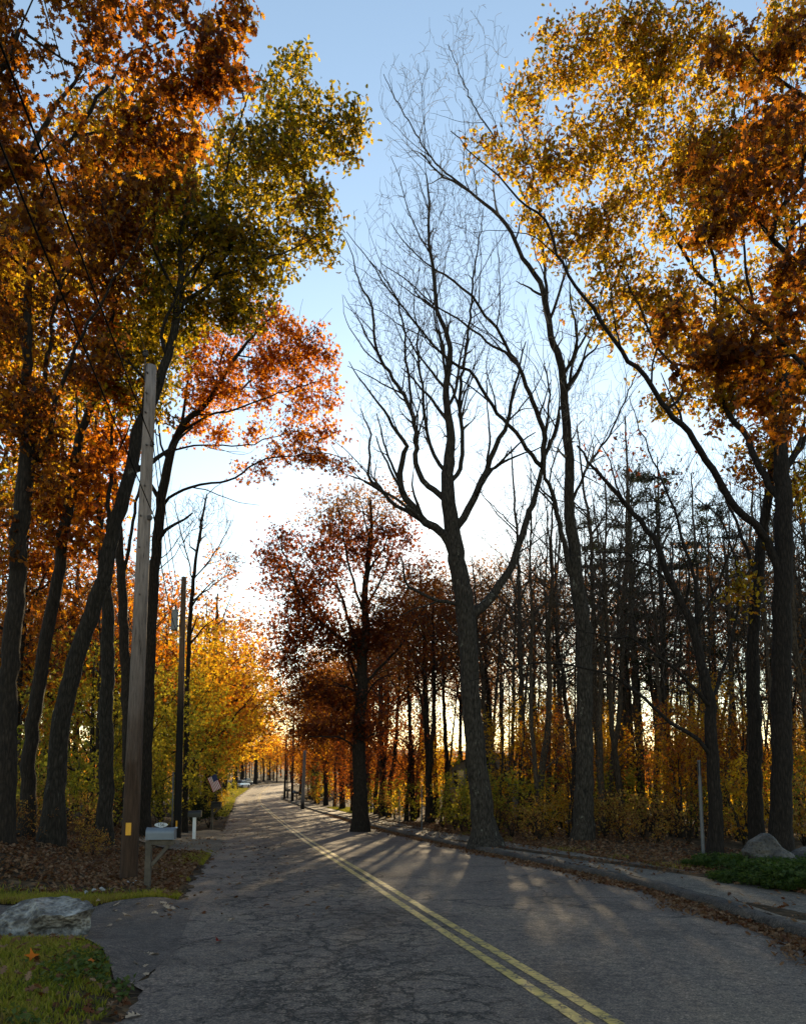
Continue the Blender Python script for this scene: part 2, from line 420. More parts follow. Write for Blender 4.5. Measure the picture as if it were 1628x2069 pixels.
M = {}
M['bark_grey'] = bark('grey_bark', (.010, .008, .006), (.050, .040, .031), (.13, .12, .095), .63)
M['bark_glare'] = bark('glare_paled_bark', (.012, .010, .008), (.085, .070, .056), (.19, .18, .145), .61)  # paler copy of the bark, standing in for sun glare on the limbs
M['bark_wood'] = bark('haze_toned_trunk_bark', (.024, .018, .013), (.115, .085, .060), (.2, .19, .15), .66)  # lightened to imitate warm haze over trunks that stand in shade
M['bark_brown'] = bark('brown_bark', (.012, .009, .007), (.045, .033, .024), (.11, .105, .08), .67)
M['bark_dark'] = bark('dark_bark', (.008, .006, .005), (.036, .027, .021), (.08, .075, .06), .70)
M['twig'] = plain('twig_bark', (.075, .062, .052), .9, noise=.3, spec=.2)
M['twig_pale'] = plain('pale_twig_bark', (.19, .17, .15), .9, noise=.3, spec=.2)
M['l_gold'] = leafmat('golden_oak_leaves', [(.10, .085, .008), (.26, .20, .010), (.66, .42, .016), (.78, .46, .016), (.44, .18, .009), (.12, .046, .007), (.40, .30, .012), (.18, .12, .008)])  # gold to orange sets: leaf tints, spread dark to bright to imitate backlit sparkle
M['l_olive'] = leafmat('olive_oak_leaves', [(.66, .36, .014), (.78, .52, .018), (.42, .33, .013), (.14, .125, .008), (.09, .08, .006), (.56, .36, .013), (.22, .09, .008)])
M['l_amber'] = leafmat('amber_oak_leaves', [(.52, .27, .012), (.74, .34, .012), (.38, .115, .008), (.12, .04, .007), (.22, .066, .007), (.62, .21, .010), (.08, .028, .006)])
M['l_orange'] = leafmat('orange_maple_leaves', [(.88, .42, .012), (.80, .31, .010), (.64, .185, .008), (.36, .09, .007), (.18, .042, .006), (.74, .26, .01)])
M['l_red'] = leafmat('dark_red_oak_leaves', [(.48, .15, .014), (.36, .09, .010), (.25, .052, .008), (.12, .03, .008), (.30, .085, .010)], trans=.65)
M['l_brown'] = leafmat('brown_dry_leaves', [(.60, .32, .07), (.46, .20, .04), (.28, .115, .025), (.16, .065, .018), (.52, .22, .03)], trans=.62)
M['l_yellow'] = leafmat('yellow_maple_leaves', [(.85, .46, .014), (.90, .56, .02), (.62, .38, .018), (.80, .32, .014), (.34, .24, .016)], dif=.22)
M['l_green'] = leafmat('yellow_green_shrub_leaves', [(.14, .18, .018), (.30, .31, .025), (.52, .46, .035), (.60, .44, .03), (.22, .20, .02)], trans=.5, dif=.36)
M['l_tan'] = leafmat('tan_shrub_leaves', [(.55, .34, .07), (.42, .20, .04), (.58, .42, .07), (.28, .12, .03), (.66, .26, .03)], trans=.5, dif=.5)
M['l_juniper'] = leafmat('juniper_needles', [(.03, .07, .014), (.06, .12, .02), (.10, .16, .025), (.04, .08, .018)], trans=.3, dif=.45)
M['l_pine'] = leafmat('pine_needles', [(.03, .05, .018), (.05, .07, .02), (.07, .08, .022)], trans=.3)
M['l_litter'] = leafmat('fallen_leaves', [(.13, .055, .022), (.24, .12, .05), (.34, .2, .10), (.42, .28, .16), (.2, .07, .022), (.10, .045, .02)], clump=.25, trans=.15, dif=.5)
M['l_pale'] = leafmat('pale_fallen_oak_leaves', [(.45, .36, .24), (.55, .44, .30), (.36, .27, .16)], clump=.2, trans=.12, dif=.8)
M['l_crimson'] = leafmat('crimson_fallen_leaf', [(.20, .02, .015), (.14, .015, .012)], trans=.15, dif=.95)
M['l_bright'] = leafmat('bright_orange_fallen_leaf', [(.65, .16, .02), (.6, .2, .03)], trans=.25, dif=.95)
M['grass'] = leafmat('lawn_grass', [(.07, .10, .010), (.17, .19, .014), (.29, .28, .02), (.34, .26, .05), (.18, .12, .04)], clump=.45, trans=.45, zone=1.6, dif=.95)
M['weed'] = leafmat('weed_leaves', [(.04, .07, .015), (.07, .11, .02), (.12, .14, .03)], trans=.35, dif=.95)
M['asphalt'] = asphalt('cracked_asphalt', (.136, .102, .082), 1.0, (.160, .120, .088), lane=True)
M['asphalt2'] = asphalt('driveway_asphalt', (.088, .067, .056), .35, (.10, .077, .06))
M['walk'] = asphalt('sidewalk_asphalt', (.125, .104, .082), .5, (.155, .125, .092))
M['kerb'] = asphalt('kerb_asphalt', (.050, .042, .037), .8, (.085, .068, .052))
M['gravel'] = asphalt('gravel_shoulder', (.11, .088, .066), 0, (.15, .12, .085), .95)
M['ground'] = ground_mat()
M['paint'] = paint_mat()
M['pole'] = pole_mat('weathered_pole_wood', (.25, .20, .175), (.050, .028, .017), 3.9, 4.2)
M['pole_dark'] = pole_mat('shade_toned_pole_wood', (.13, .082, .056), (.012, .010, .009), 4.9, 1.6)  # shaded black shaft and sunlit brown top are put into the wood colour
M['pole_grey'] = pole_mat('grey_pole_wood', (.20, .18, .17), (.03, .022, .018), .8, .6)
M['rock_flat'] = rock_mat('pale_quartz_rock', (.36, .335, .305), (.055, .048, .042))
M['rock'] = rock_mat('granite_rock', (.10, .088, .075), (.035, .031, .028))
M['post'] = plain('weathered_post_wood', (.07, .055, .04), .85, noise=.35, scale=14, bump=.3)
M['white'] = plain('white_painted_wood', (.78, .76, .74), .6, noise=.06)
M['black'] = plain('black_enamel', (.012, .012, .013), .35, noise=.2)
M['wire'] = plain('black_cable', (.008, .008, .008), .95, noise=.2, spec=.05)
M['wire_grey'] = plain('bare_aluminium_wire', (.03, .03, .03), .9, noise=.2, spec=.1)
M['mailgrey'] = plain('galvanised_steel', (.12, .14, .17), .45, metal=.2, noise=.12)
M['steel'] = plain('dull_grey_steel', (.11, .11, .115), .6, metal=.2, noise=.15)
M['sign'] = plain('white_enamel_plate', (.40, .42, .45), .4, noise=.03)
M['ink'] = plain('black_lettering', (.01, .01, .01), .5, noise=0)
M['reflector'] = plain('yellow_reflector', (.70, .32, .012), .4, noise=.06)
M['iron'] = plain('rusty_iron', (.05, .035, .028), .7, noise=.4)
M['transformer'] = plain('grey_tank_paint', (.20, .215, .23), .45, noise=.08)
M['house'] = plain('grey_clapboard', (.26, .24, .235), .8, noise=.1)
M['roof'] = plain('roof_shingle', (.08, .075, .07), .9, noise=.25)
M['glass'] = plain('dark_window_glass', (.01, .011, .012), .08, noise=0)
M['car_silver'] = plain('silver_car_paint', (.55, .56, .58), .2, metal=.5, noise=.02)
M['car_dark'] = plain('dark_car_paint', (.03, .035, .05), .2, metal=.3, noise=.02)
M['tyre'] = plain('tyre_rubber', (.015, .015, .015), .8, noise=.1)
M['flag_red'] = plain('red_flag_cloth', (.42, .03, .035), .8, noise=.05)
M['flag_white'] = plain('white_flag_cloth', (.75, .73, .70), .8, noise=.05)
M['flag_blue'] = plain('navy_flag_cloth', (.02, .03, .10), .8, noise=.05)
M['stone'] = plain('small_stone', (.30, .28, .26), .9, noise=.3, scale=20)

# ------------------------------------------------------------------ the setting
def sheet(name, ys, left, right, z, mat, cols=8, kind='structure'):
    ys = np.asarray(ys, float)
    t = np.linspace(0, 1, cols + 1)
    X = left(ys)[:, None] * (1 - t) + right(ys)[:, None] * t
    Y = np.repeat(ys[:, None], cols + 1, 1)
    Z = z(X, Y)
    V = np.stack([X, Y, Z], -1).reshape(-1, 3)
    n, c = len(ys), cols + 1
    i = np.arange(n - 1)[:, None] * c; j = np.arange(cols)[None]
    Fq = np.stack([i + j, i + j + 1, i + j + 1 + c, i + j + c], -1).reshape(-1, 4)
    o = link(name, fast_mesh(name, V, Fq.ravel(), np.full(len(Fq), 4)), mat)
    if kind: o['kind'] = kind
    return o

gx = np.concatenate([[-600, -300, -150, -100, -80], np.arange(-60, -14, 1.0), np.arange(-14, 14, .25), np.arange(14, 61, 1.0), [80, 100, 150, 300, 600]])
gy = np.concatenate([[-300, -150, -60], np.arange(-40, 4, 1), np.arange(4, 30, .25), np.arange(30, 80, .5), np.arange(80, 260, 1.5), [300, 400, 600, 900]])
GX, GY = np.meshgrid(gx, gy)
V = np.stack([GX, GY, gz(GX, GY)], -1).reshape(-1, 3)
c = len(gx)
i = np.arange(len(gy) - 1)[:, None] * c; j = np.arange(c - 1)[None]
Fq = np.stack([i + j, i + j + 1, i + j + 1 + c, i + j + c], -1).reshape(-1, 4)
link('ground', fast_mesh('ground', V, Fq.ravel(), np.full(len(Fq), 4)), M['ground'])['kind'] = 'structure'

YS = np.concatenate([np.arange(-30, 30, .1), np.arange(30, 262, 1.0)])
wob = lambda y: .06 * np.sin(y * 2.1) + .04 * np.sin(y * 5.3 + 1) + .04 * np.sin(y * 9.1) + .03 * np.sin(y * 17.3 + 2)
sheet('road', YS, lambda y: xl(y) + wob(y), lambda y: xr(y) - .005, lambda x, y: prof(y) + .012 * (1 - ((x - xc(y)) / 4) ** 2), M['asphalt'], 10)
rd = bpy.data.objects['road'].data
_la = rd.attributes.new('lane', 'FLOAT', 'POINT'); _la.data.foreach_set('value', np.tile(np.linspace(0, 1, 11), len(rd.vertices) // 11).astype(np.float32))
def line(off):
    s = lambda y: np.sqrt(1 + np.gradient(xc(y), y) ** 2)
    sheet('road_marking', YS, lambda y: xc(y) + (off - .055) * s(y), lambda y: xc(y) + (off + .055) * s(y), lambda x, y: prof(y) + .012 * (1 - ((x - xc(y)) / 4) ** 2) + .004, M['paint'], 1)
line(-.105); line(.105)

# kerb: rolled asphalt lip along the right edge
def kerb():
    ys = np.concatenate([np.arange(-10, 40, .25), np.arange(40, 200, 1)])
    pr = [(0, -.05), (0, .06), (.03, .115), (.09, .135), (.19, .135), (.21, .12)]
    w = .012 * np.sin(ys * 3.1) + .01 * np.sin(ys * 7.7) + .008 * np.sin(ys * 13.)
    V = np.stack([np.stack([xr(ys) + a + (w if a > 0 else w * .4), ys, prof(ys) + b + w * .5 * (b > .05)], -1) for a, b in pr], 1).reshape(-1, 3)
    k = len(pr); i = np.arange(len(ys) - 1)[:, None] * k; j = np.arange(k - 1)[None]
    Fq = np.stack([i + j, i + j + 1, i + j + 1 + k, i + j + k], -1).reshape(-1, 4)
    link('kerb', fast_mesh('kerb', V, Fq.ravel(), np.full(len(Fq), 4)), M['kerb'])['kind'] = 'structure'
kerb()
YW = np.concatenate([np.arange(-10, 40, .3), np.arange(40, 130, 1.0)])
sheet('pavement', YW, lambda y: xr(y) + .2, lambda y: xr(y) + 1.75 + .12 * np.sin(y * 1.3) + .06 * np.sin(y * 4.7),
      lambda x, y: np.maximum(prof(y) + KERB - .012, gz(x, y) + .004) + .006 * np.sin(x * 3 + y), M['walk'], 5)

# driveway off to the left (a sheet in x, so built across)
def driveway():
    xs = np.concatenate([np.arange(-30, -6, 1.0), np.arange(-6, -2.2, .15)])
    near = np.interp(xs, [-30, -8, -4.6, -3.6, -2.9, -2.4], [8.9, 8.9, 8.75, 8.45, 7.7, 6.6]) + .04 * np.sin(xs * 7)
    far = np.interp(xs, [-30, -8, -4.2, -3.5, -3.0, -2.4], [10.9, 10.9, 10.75, 11.3, 12.0, 12.4]) + .05 * np.sin(xs * 5)
    t = np.linspace(0, 1, 9)
    Y = near[:, None] * (1 - t) + far[:, None] * t
    X = np.repeat(xs[:, None], 9, 1)
    keep = np.minimum(X, xl(Y) + .25)
    Z = np.maximum(gz(keep, Y), prof(Y) - .03) + .022
    Z = np.where(keep > xl(Y) - .05, prof(Y) + .006, Z)
    V = np.stack([keep, Y, Z], -1).reshape(-1, 3)
    i = np.arange(len(xs) - 1)[:, None] * 9; j = np.arange(8)[None]
    Fq = np.stack([i + j, i + j + 9, i + j + 10, i + j + 1], -1).reshape(-1, 4)
    link('driveway', fast_mesh('driveway', V, Fq.ravel(), np.full(len(Fq), 4)), M['asphalt2'])['kind'] = 'structure'
driveway()
sheet('gravel_shoulder', np.arange(20, 34, .3), lambda y: xl(y) - np.interp(y, [20, 22, 29, 34], [.1, 2.3, 2.6, .1]) + .15 * np.sin(y * 3), lambda y: xl(y) + .12,
      lambda x, y: np.where(x > xl(y), prof(y) + .008, gz(x, y) + .03), M['gravel'], 8)

# ------------------------------------------------------------------ leaves
OAK = np.array([(0, .02), (.16, .24), (.25, .11), (.40, .36), (.50, .13), (.66, .34), (.74, .12), (.90, .16), (1.0, 0)])
def _leaf_oak():
    top = [(a - .5, b) for a, b in OAK]; bot = [(a - .5, -b) for a, b in OAK[1:-1][::-1]]
    o = np.array(top + bot)
    V = np.concatenate([[[0, 0, 0]], np.c_[o[:, 0], o[:, 1], .35 * np.abs(o[:, 1]) - .25 * o[:, 0] ** 2]])
    n = len(o); T = [(0, 1 + i, 1 + (i + 1) % n) for i in range(n)]
    return V, np.array(T)
def _leaf_maple():
    a = np.linspace(0, 2 * math.pi, 11)[:-1]; r = np.array([.62, .2, .5, .22, .42, .12, .42, .22, .5, .2])
    V = np.concatenate([[[0, 0, 0]], np.c_[r * np.cos(a), r * np.sin(a), .25 * np.abs(r * np.sin(a))]])
    return V, np.array([(0, 1 + i, 1 + (i + 1) % 10) for i in range(10)])
def _leaf_simple():
    V = np.array([(-.5, 0, 0), (-.05, -.30, .1), (.5, 0, -.05), (-.05, .30, .1)], float)
    return V, np.array([(0, 1, 2), (0, 2, 3)])
def _leaf_spray():
    # three pointed lobes: reads as a few leaves at a distance
    V = np.array([(-.5, 0, 0), (-.1, -.12, .05), (.1, -.5, .1), (.12, -.1, .02), (.55, .02, -.05), (.12, .12, .02), (.0, .48, .1), (-.12, .12, .05)], float)
    return V, np.array([(0, 1, 7), (1, 2, 3), (1, 3, 7), (3, 4, 5), (3, 5, 7), (5, 6, 7)])
def _blade():
    V = np.array([(-.5, 0, 0), (.5, 0, 0), (.1, .15, 1)], float)
    return V, np.array([(0, 1, 2)])
LEAF = dict(oak=_leaf_oak(), maple=_leaf_maple(), simple=_leaf_simple(), spray=_leaf_spray())

def rot_from(nrm, spin):
    n = nrm / (np.linalg.norm(nrm, axis=1)[:, None] + 1e-9)
    ref = np.where(np.abs(n[:, 2:3]) < .9, np.array([[0, 0, 1.]]), np.array([[1., 0, 0]]))
    u = np.cross(ref, n); u /= np.linalg.norm(u, axis=1)[:, None] + 1e-9
    w = np.cross(n, u)
    cs, sn = np.cos(spin)[:, None], np.sin(spin)[:, None]
    return u * cs + w * sn, -u * sn + w * cs, n

def leaf_mesh(name, C, size, kind, nrm=None, flat=0.0):
    C = np.asarray(C, float); n = len(C)
    LV, LT = LEAF[kind]
    if nrm is None:
        nrm = rng.normal(size=(n, 3)); nrm[:, 2] = nrm[:, 2] * .8 + flat
    U, Wv, Nn = rot_from(nrm, rng.uniform(0, 2 * math.pi, n))
    s = (np.asarray(size) * rng.uniform(.65, 1.25, n))[:, None, None]
    bend = rng.uniform(-.6, 1.8, n)[:, None, None]
    V = C[:, None, :] + s * (LV[None, :, 0:1] * U[:, None] + LV[None, :, 1:2] * Wv[:, None] + bend * LV[None, :, 2:3] * Nn[:, None])
    k = len(LV)
    T = (LT[None] + (np.arange(n) * k)[:, None, None]).reshape(-1)
    return fast_mesh(name, V.reshape(-1, 3), T, np.full(n * len(LT), 3), smooth=False)

# ------------------------------------------------------------------ trees
def catmull(P, Rr, step):
    P = np.asarray(P, float); Rr = np.asarray(Rr, float)
    if len(P) < 3:
        n = max(2, int(np.linalg.norm(P[-1] - P[0]) / step) + 1); t = np.linspace(0, 1, n)[:, None]
        return P[0] * (1 - t) + P[-1] * t, np.interp(t[:, 0], np.linspace(0, 1, len(Rr)), Rr)
    Q = np.concatenate([[2 * P[0] - P[1]], P, [2 * P[-1] - P[-2]]])
    out, ro = [], []
    for i in range(len(P) - 1):
        p0, p1, p2, p3 = Q[i:i + 4]
        n = max(1, int(round(np.linalg.norm(p2 - p1) / step)))
        t = (np.arange(n) / n)[:, None]
        out.append(.5 * (2 * p1 + (p2 - p0) * t + (2 * p0 - 5 * p1 + 4 * p2 - p3) * t ** 2 + (-p0 + 3 * p1 - 3 * p2 + p3) * t ** 3))
        ro.append(Rr[i] * (1 - t[:, 0]) + Rr[i + 1] * t[:, 0])
    out.append(P[-1:]); ro.append(Rr[-1:])
    return np.concatenate(out), np.concatenate(ro)

DEBUG = False
DENS = 4.6
class Tree:
    def __init__(s, base):
        s.base = np.asarray(base, float)
        s.P = np.zeros((0, 3)); s.par = []; s.fix = []; s.L = []; s.dir = np.zeros((0, 3)); s.free = []; s.grown0 = 0
    def limb(s, pts, rad, step=.3, free=0.0, jit=.02, root=None):
        """free: share of the limb from its start that takes no twigs"""
        P, r = catmull(pts, rad, step)
        n = len(P)
        P[1:-1] += rng.normal(size=(max(0, n - 2), 3)) * jit
        o = len(s.par)
        if o == 0: p0 = -1
        else:
            p0 = int(np.argmin(np.linalg.norm(s.P - P[0], axis=1))) if root is None else root
        T = np.gradient(P, axis=0) if n > 1 else np.zeros((1, 3))
        T /= np.linalg.norm(T, axis=1)[:, None] + 1e-9
        seg = np.concatenate([[0], np.cumsum(np.linalg.norm(np.diff(P, axis=0), axis=1))])
        L0 = s.L[p0] if p0 >= 0 else 0
        s.P = np.concatenate([s.P, P]); s.dir = np.concatenate([s.dir, T])
        s.par += [p0] + list(range(o, o + n - 1))
        s.fix += list(r); s.L += list(L0 + seg); s.free += list(np.linspace(0, 1, n) >= free)
    def sprout(s, n, ln=(1.2, 2.6), up=.5, share=.45, z0=0.0, seed=1, rmin=.03):
        g = np.random.default_rng(seed)
        r = np.array(s.fix); ok = np.where(np.array(s.free) & (s.P[:, 2] > s.base[2] + z0) & (r > rmin * .6))[0]
        for i in g.choice(ok, n):
            d = s.dir[i]; q = g.normal(size=3); q -= q.dot(d) * d; q /= np.linalg.norm(q)
            L_ = g.uniform(*ln); v = d * .75 + q * .75 + np.array([0, 0, up * .4]); v /= np.linalg.norm(v)
            pts = [s.P[i].copy()]
            for k in range(5):
                v = v + g.normal(0, .16, 3) + np.array([0, 0, up * .16]); v /= np.linalg.norm(v); pts.append(pts[-1] + v * L_ / 5)
            r0 = max(.009, r[i] * share)
            s.limb(pts, np.linspace(r0, max(.005, r0 * .3), 6), step=.25, free=.1, root=int(i), jit=.008)
    def grow(s, A, bf=.25, kang=.5, rtip=.005, sub=3, pexp=.42, up=0.0, jit=.03):
        A = np.asarray(A, float); m = len(A); n0 = len(s.par)
        s.grown0 = n0
        cap = n0 + m * sub + 5
        P = np.zeros((cap, 3)); P[:n0] = s.P; D = np.zeros((cap, 3)); D[:n0] = s.dir
        L = np.zeros(cap); L[:n0] = s.L
        par = list(s.par); cnt = n0
        ok = np.where(np.array(s.free))[0]
        def cost(idx):
            d = A[:, None] - P[idx][None]
            ln = np.linalg.norm(d, axis=2) + 1e-6
            cs = (d * D[idx][None]).sum(2) / ln
            return ln * (1 + kang * (1 - cs)) + bf * L[idx][None] - up * d[:, :, 2]
        best = np.full(m, 1e9); bi = np.zeros(m, int)
        for q in np.array_split(ok, max(1, len(ok) // 150)):
            if len(q) == 0: continue
            c_ = cost(q); a = c_.argmin(1); v = c_[np.arange(m), a]
            w = v < best; best[w] = v[w]; bi[w] = q[a[w]]
        left = np.ones(m, bool); tips = []
        noise = rng.normal(size=(cap, 3)) * jit
        for _ in range(m):
            k = int(np.argmin(np.where(left, best, 1e12))); left[k] = False
            b = bi[k]; a = A[k]; v = a - P[b]; d = np.linalg.norm(v)
            ctrl = P[b] + D[b] * d * .26
            prev = b; new = []
            for q in range(1, sub + 1):
                t = q / sub
                p = (1 - t) ** 2 * P[b] + 2 * t * (1 - t) * ctrl + t * t * a
                P[cnt] = p + noise[cnt] * d
                dd = P[cnt] - P[prev]; D[cnt] = dd / (np.linalg.norm(dd) + 1e-9)
                L[cnt] = L[prev] + d / sub; par.append(prev); prev = cnt; new.append(cnt); cnt += 1
            tips.append(cnt - 1)
            nn = np.array(new)
            c_ = cost(nn); aa = c_.argmin(1); vv = c_[np.arange(m), aa]
            w = left & (vv < best); best[w] = vv[w]; bi[w] = nn[aa[w]]
        s.P = P[:cnt]; s.par = par; s.L = list(L[:cnt]); s.dir = D[:cnt]
        ntip = np.zeros(cnt); ntip[tips] = 1
        pa = np.array(par)
        for i in range(cnt - 1, n0 - 1, -1): ntip[pa[i]] += ntip[i] if pa[i] >= 0 else 0
        fx = np.zeros(cnt); fx[:n0] = s.fix
        for i in range(n0, cnt):
            fx[i] = min(fx[pa[i]] * .8, rtip * max(1, ntip[i]) ** pexp) if ntip[i] > 0 else rtip
            fx[i] = max(fx[i], rtip * .7)
        s.fix = list(fx); s.tips = tips; s.ntip = ntip
        return s
    def tubes(s, lo, hi, kmin=3):
        """tube mesh arrays for nodes lo..hi (chains follow the heaviest child)"""
        n = len(s.par); pa = np.array(s.par); r = np.array(s.fix)
        kids = {}
        for i in range(lo, hi):
            kids.setdefault(pa[i], []).append(i)
        used = np.zeros(n, bool); Vs, Fs = [], []; off = 0
        for i in range(lo, hi):
            if used[i]: continue
            ch = [i]; used[i] = True; c_ = i
            while True:
                kk = [q for q in kids.get(c_, []) if not used[q]]
                if not kk: break
                q = max(kk, key=lambda z: r[z]); 
                used[q] = True; ch.append(q); c_ = q
            p = pa[i]
            P = s.P[ch]; rr = r[ch]
            if p >= 0:
                P = np.concatenate([s.P[p:p + 1], P]); rr = np.concatenate([[min(r[p], rr[0] * 1.25)], rr])
            if len(P) < 2: continue
            k = 12 if rr.max() > .12 else 8 if rr.max() > .05 else 5 if rr.max() > .02 else kmin
            V, Fq = tube_arrays(P, rr, k)
            Vs.append(V); Fs.append(Fq + off); off += len(V)
        if not Vs: return None
        return np.concatenate(Vs), np.concatenate(Fs)
    def build(s, name, label, cat='tree', group=None, bark='bark_grey', twig='twig', flare=True):
        root = empty(name, s.base, label, cat, group)
        s.root = root
        if DEBUG: print('TREE', name, 'tips', len(getattr(s, 'tips', [])))
        n0 = s.grown0 or len(s.par)
        if flare:
            h = s.P[:n0, 2] - s.base[2]; d = np.linalg.norm(s.P[:n0, :2] - s.base[:2], axis=1)
            f = np.array(s.fix); f[:n0] *= 1 + .28 * np.exp(-np.maximum(h, 0) / .35) * (d < 1.2); s.fix = list(f)
        a = s.tubes(0, n0)
        V, Fq = a
        link('trunk', fast_mesh('trunk', V - s.base, Fq.ravel(), np.full(len(Fq), 4)), M[bark], root)
        if n0 < len(s.par):
            V, Fq = s.tubes(n0, len(s.par))
            link('branches', fast_mesh('branches', V - s.base, Fq.ravel(), np.full(len(Fq), 4)), M[twig], root)
        return root
    def leaves(s, per, spread, size, kind, mat, name='crown', sel=None, flat=.0, along=True):
        T = np.array(s.tips) if sel is None else np.array(s.tips)[sel]
        pa = np.array(s.par)
        tip = np.repeat(T, per); p1 = pa[tip]; p2 = np.where(pa[p1] >= s.grown0, pa[p1], p1)
        t = rng.beta(1.6, 1.0, len(tip))[:, None] * 1.12
        C = np.where(t > .5, s.P[p1] + (s.P[tip] - s.P[p1]) * (t - .5) * 2, s.P[p2] + (s.P[p1] - s.P[p2]) * t * 2)
        C = C + rng.normal(size=(len(tip), 3)) * spread * .55 * np.array([1, 1, .8])
        return link(name, leaf_mesh(name, C - s.base, size, kind, flat=flat), M[mat], s.root)

def clumpy(P, sc, thr, seed):
    g = np.random.default_rng(seed)
    v = np.zeros(len(P))
    for q in range(6):
        k = g.normal(size=3) * sc * (1 + .5 * q); v += np.sin(P @ k + g.uniform(0, 6.28)) / (1 + .4 * q)
    return v > thr

def blobs(D, lst, dens, thr=-.6, seed=1, sc=2.0, back=0.0, squash=.5):
    """attractor points in ellipsoids given as photo x, y, rx, ry (+ depth offset, depth radius); dens: points per cubic metre"""
    out = []
    for b in lst:
        px, py, rx, ry = b[:4]; dd = b[4] if len(b) > 4 else 0
        Dd = D + dd + back
        ax, az = rx * Dd / F, ry * Dd / F
        ay = b[5] if len(b) > 5 else squash * (ax + az)
        n = int(dens * DENS * 4.19 * ax * ay * az) + 6
        u = rng.normal(size=(n, 3)); u /= np.linalg.norm(u, axis=1)[:, None]; u *= rng.uniform(0, 1, n)[:, None] ** .42
        out.append(at(px, py, Dd) + u * np.array([ax, ay, az]))
    P = np.concatenate(out)
    return P[clumpy(P, sc, thr, seed) & clumpy(P, sc * .4, thr - .25, seed + 50)]

def tr(D, pts, dend=0.0, wscale=1.0):
    """traced limb: photo x, y, width in photo pixels"""
    n = len(pts)
    P, r = [], []
    for i, p in enumerate(pts):
        d = D + dend * (i / max(1, n - 1)) ** 1.3
        P.append(at(p[0], p[1], d)); r.append(max(.008, p[2] * d / F / 2 * wscale))
    return np.array(P), np.array(r)

def wl(pts, w0, w1):
    n = len(pts); return [(a, b, w0 + (w1 - w0) * i / max(1, n - 1)) for i, (a, b) in enumerate(pts)]

def foot(P, r):
    """drop a traced trunk to the ground under its first point"""
    b = P[0].copy(); g = float(gz(b[0], b[1]))
    if b[2] > g + .1:
        P = np.concatenate([[[b[0] - (P[1][0] - b[0]) * .15, b[1], g - .15]], P]); r = np.concatenate([[r[0] * 1.1], r])
    else:
        P[0][2] = g - .15
    return P, r

# ------------------------------------------------------------------ hero trees, right side
def start(D, pts, free=.5, dend=0.0, jit=.015):
    P, r = tr(D, pts, dend); P, r = foot(P, r)
    t = Tree((P[0][0], P[0][1], float(gz(P[0][0], P[0][1]))))
    t.limb(P, r, free=free, jit=jit)
    return t
def add(t, D, pts, w0, w1, dend=0.0, free=.15, d0=0.0):
    P, r = tr(D + d0, wl(pts, w0 * .80, max(1.5, w1 * .45)), dend)
    # start on the tree itself
    k = int(np.argmin(np.linalg.norm((t.P - P[0]) * np.array([1, .15, 1]), axis=1)))
    P = np.concatenate([t.P[k:k + 1], P[1:]]) if len(P) > 2 else P
    t.limb(P, r, free=free, root=k)

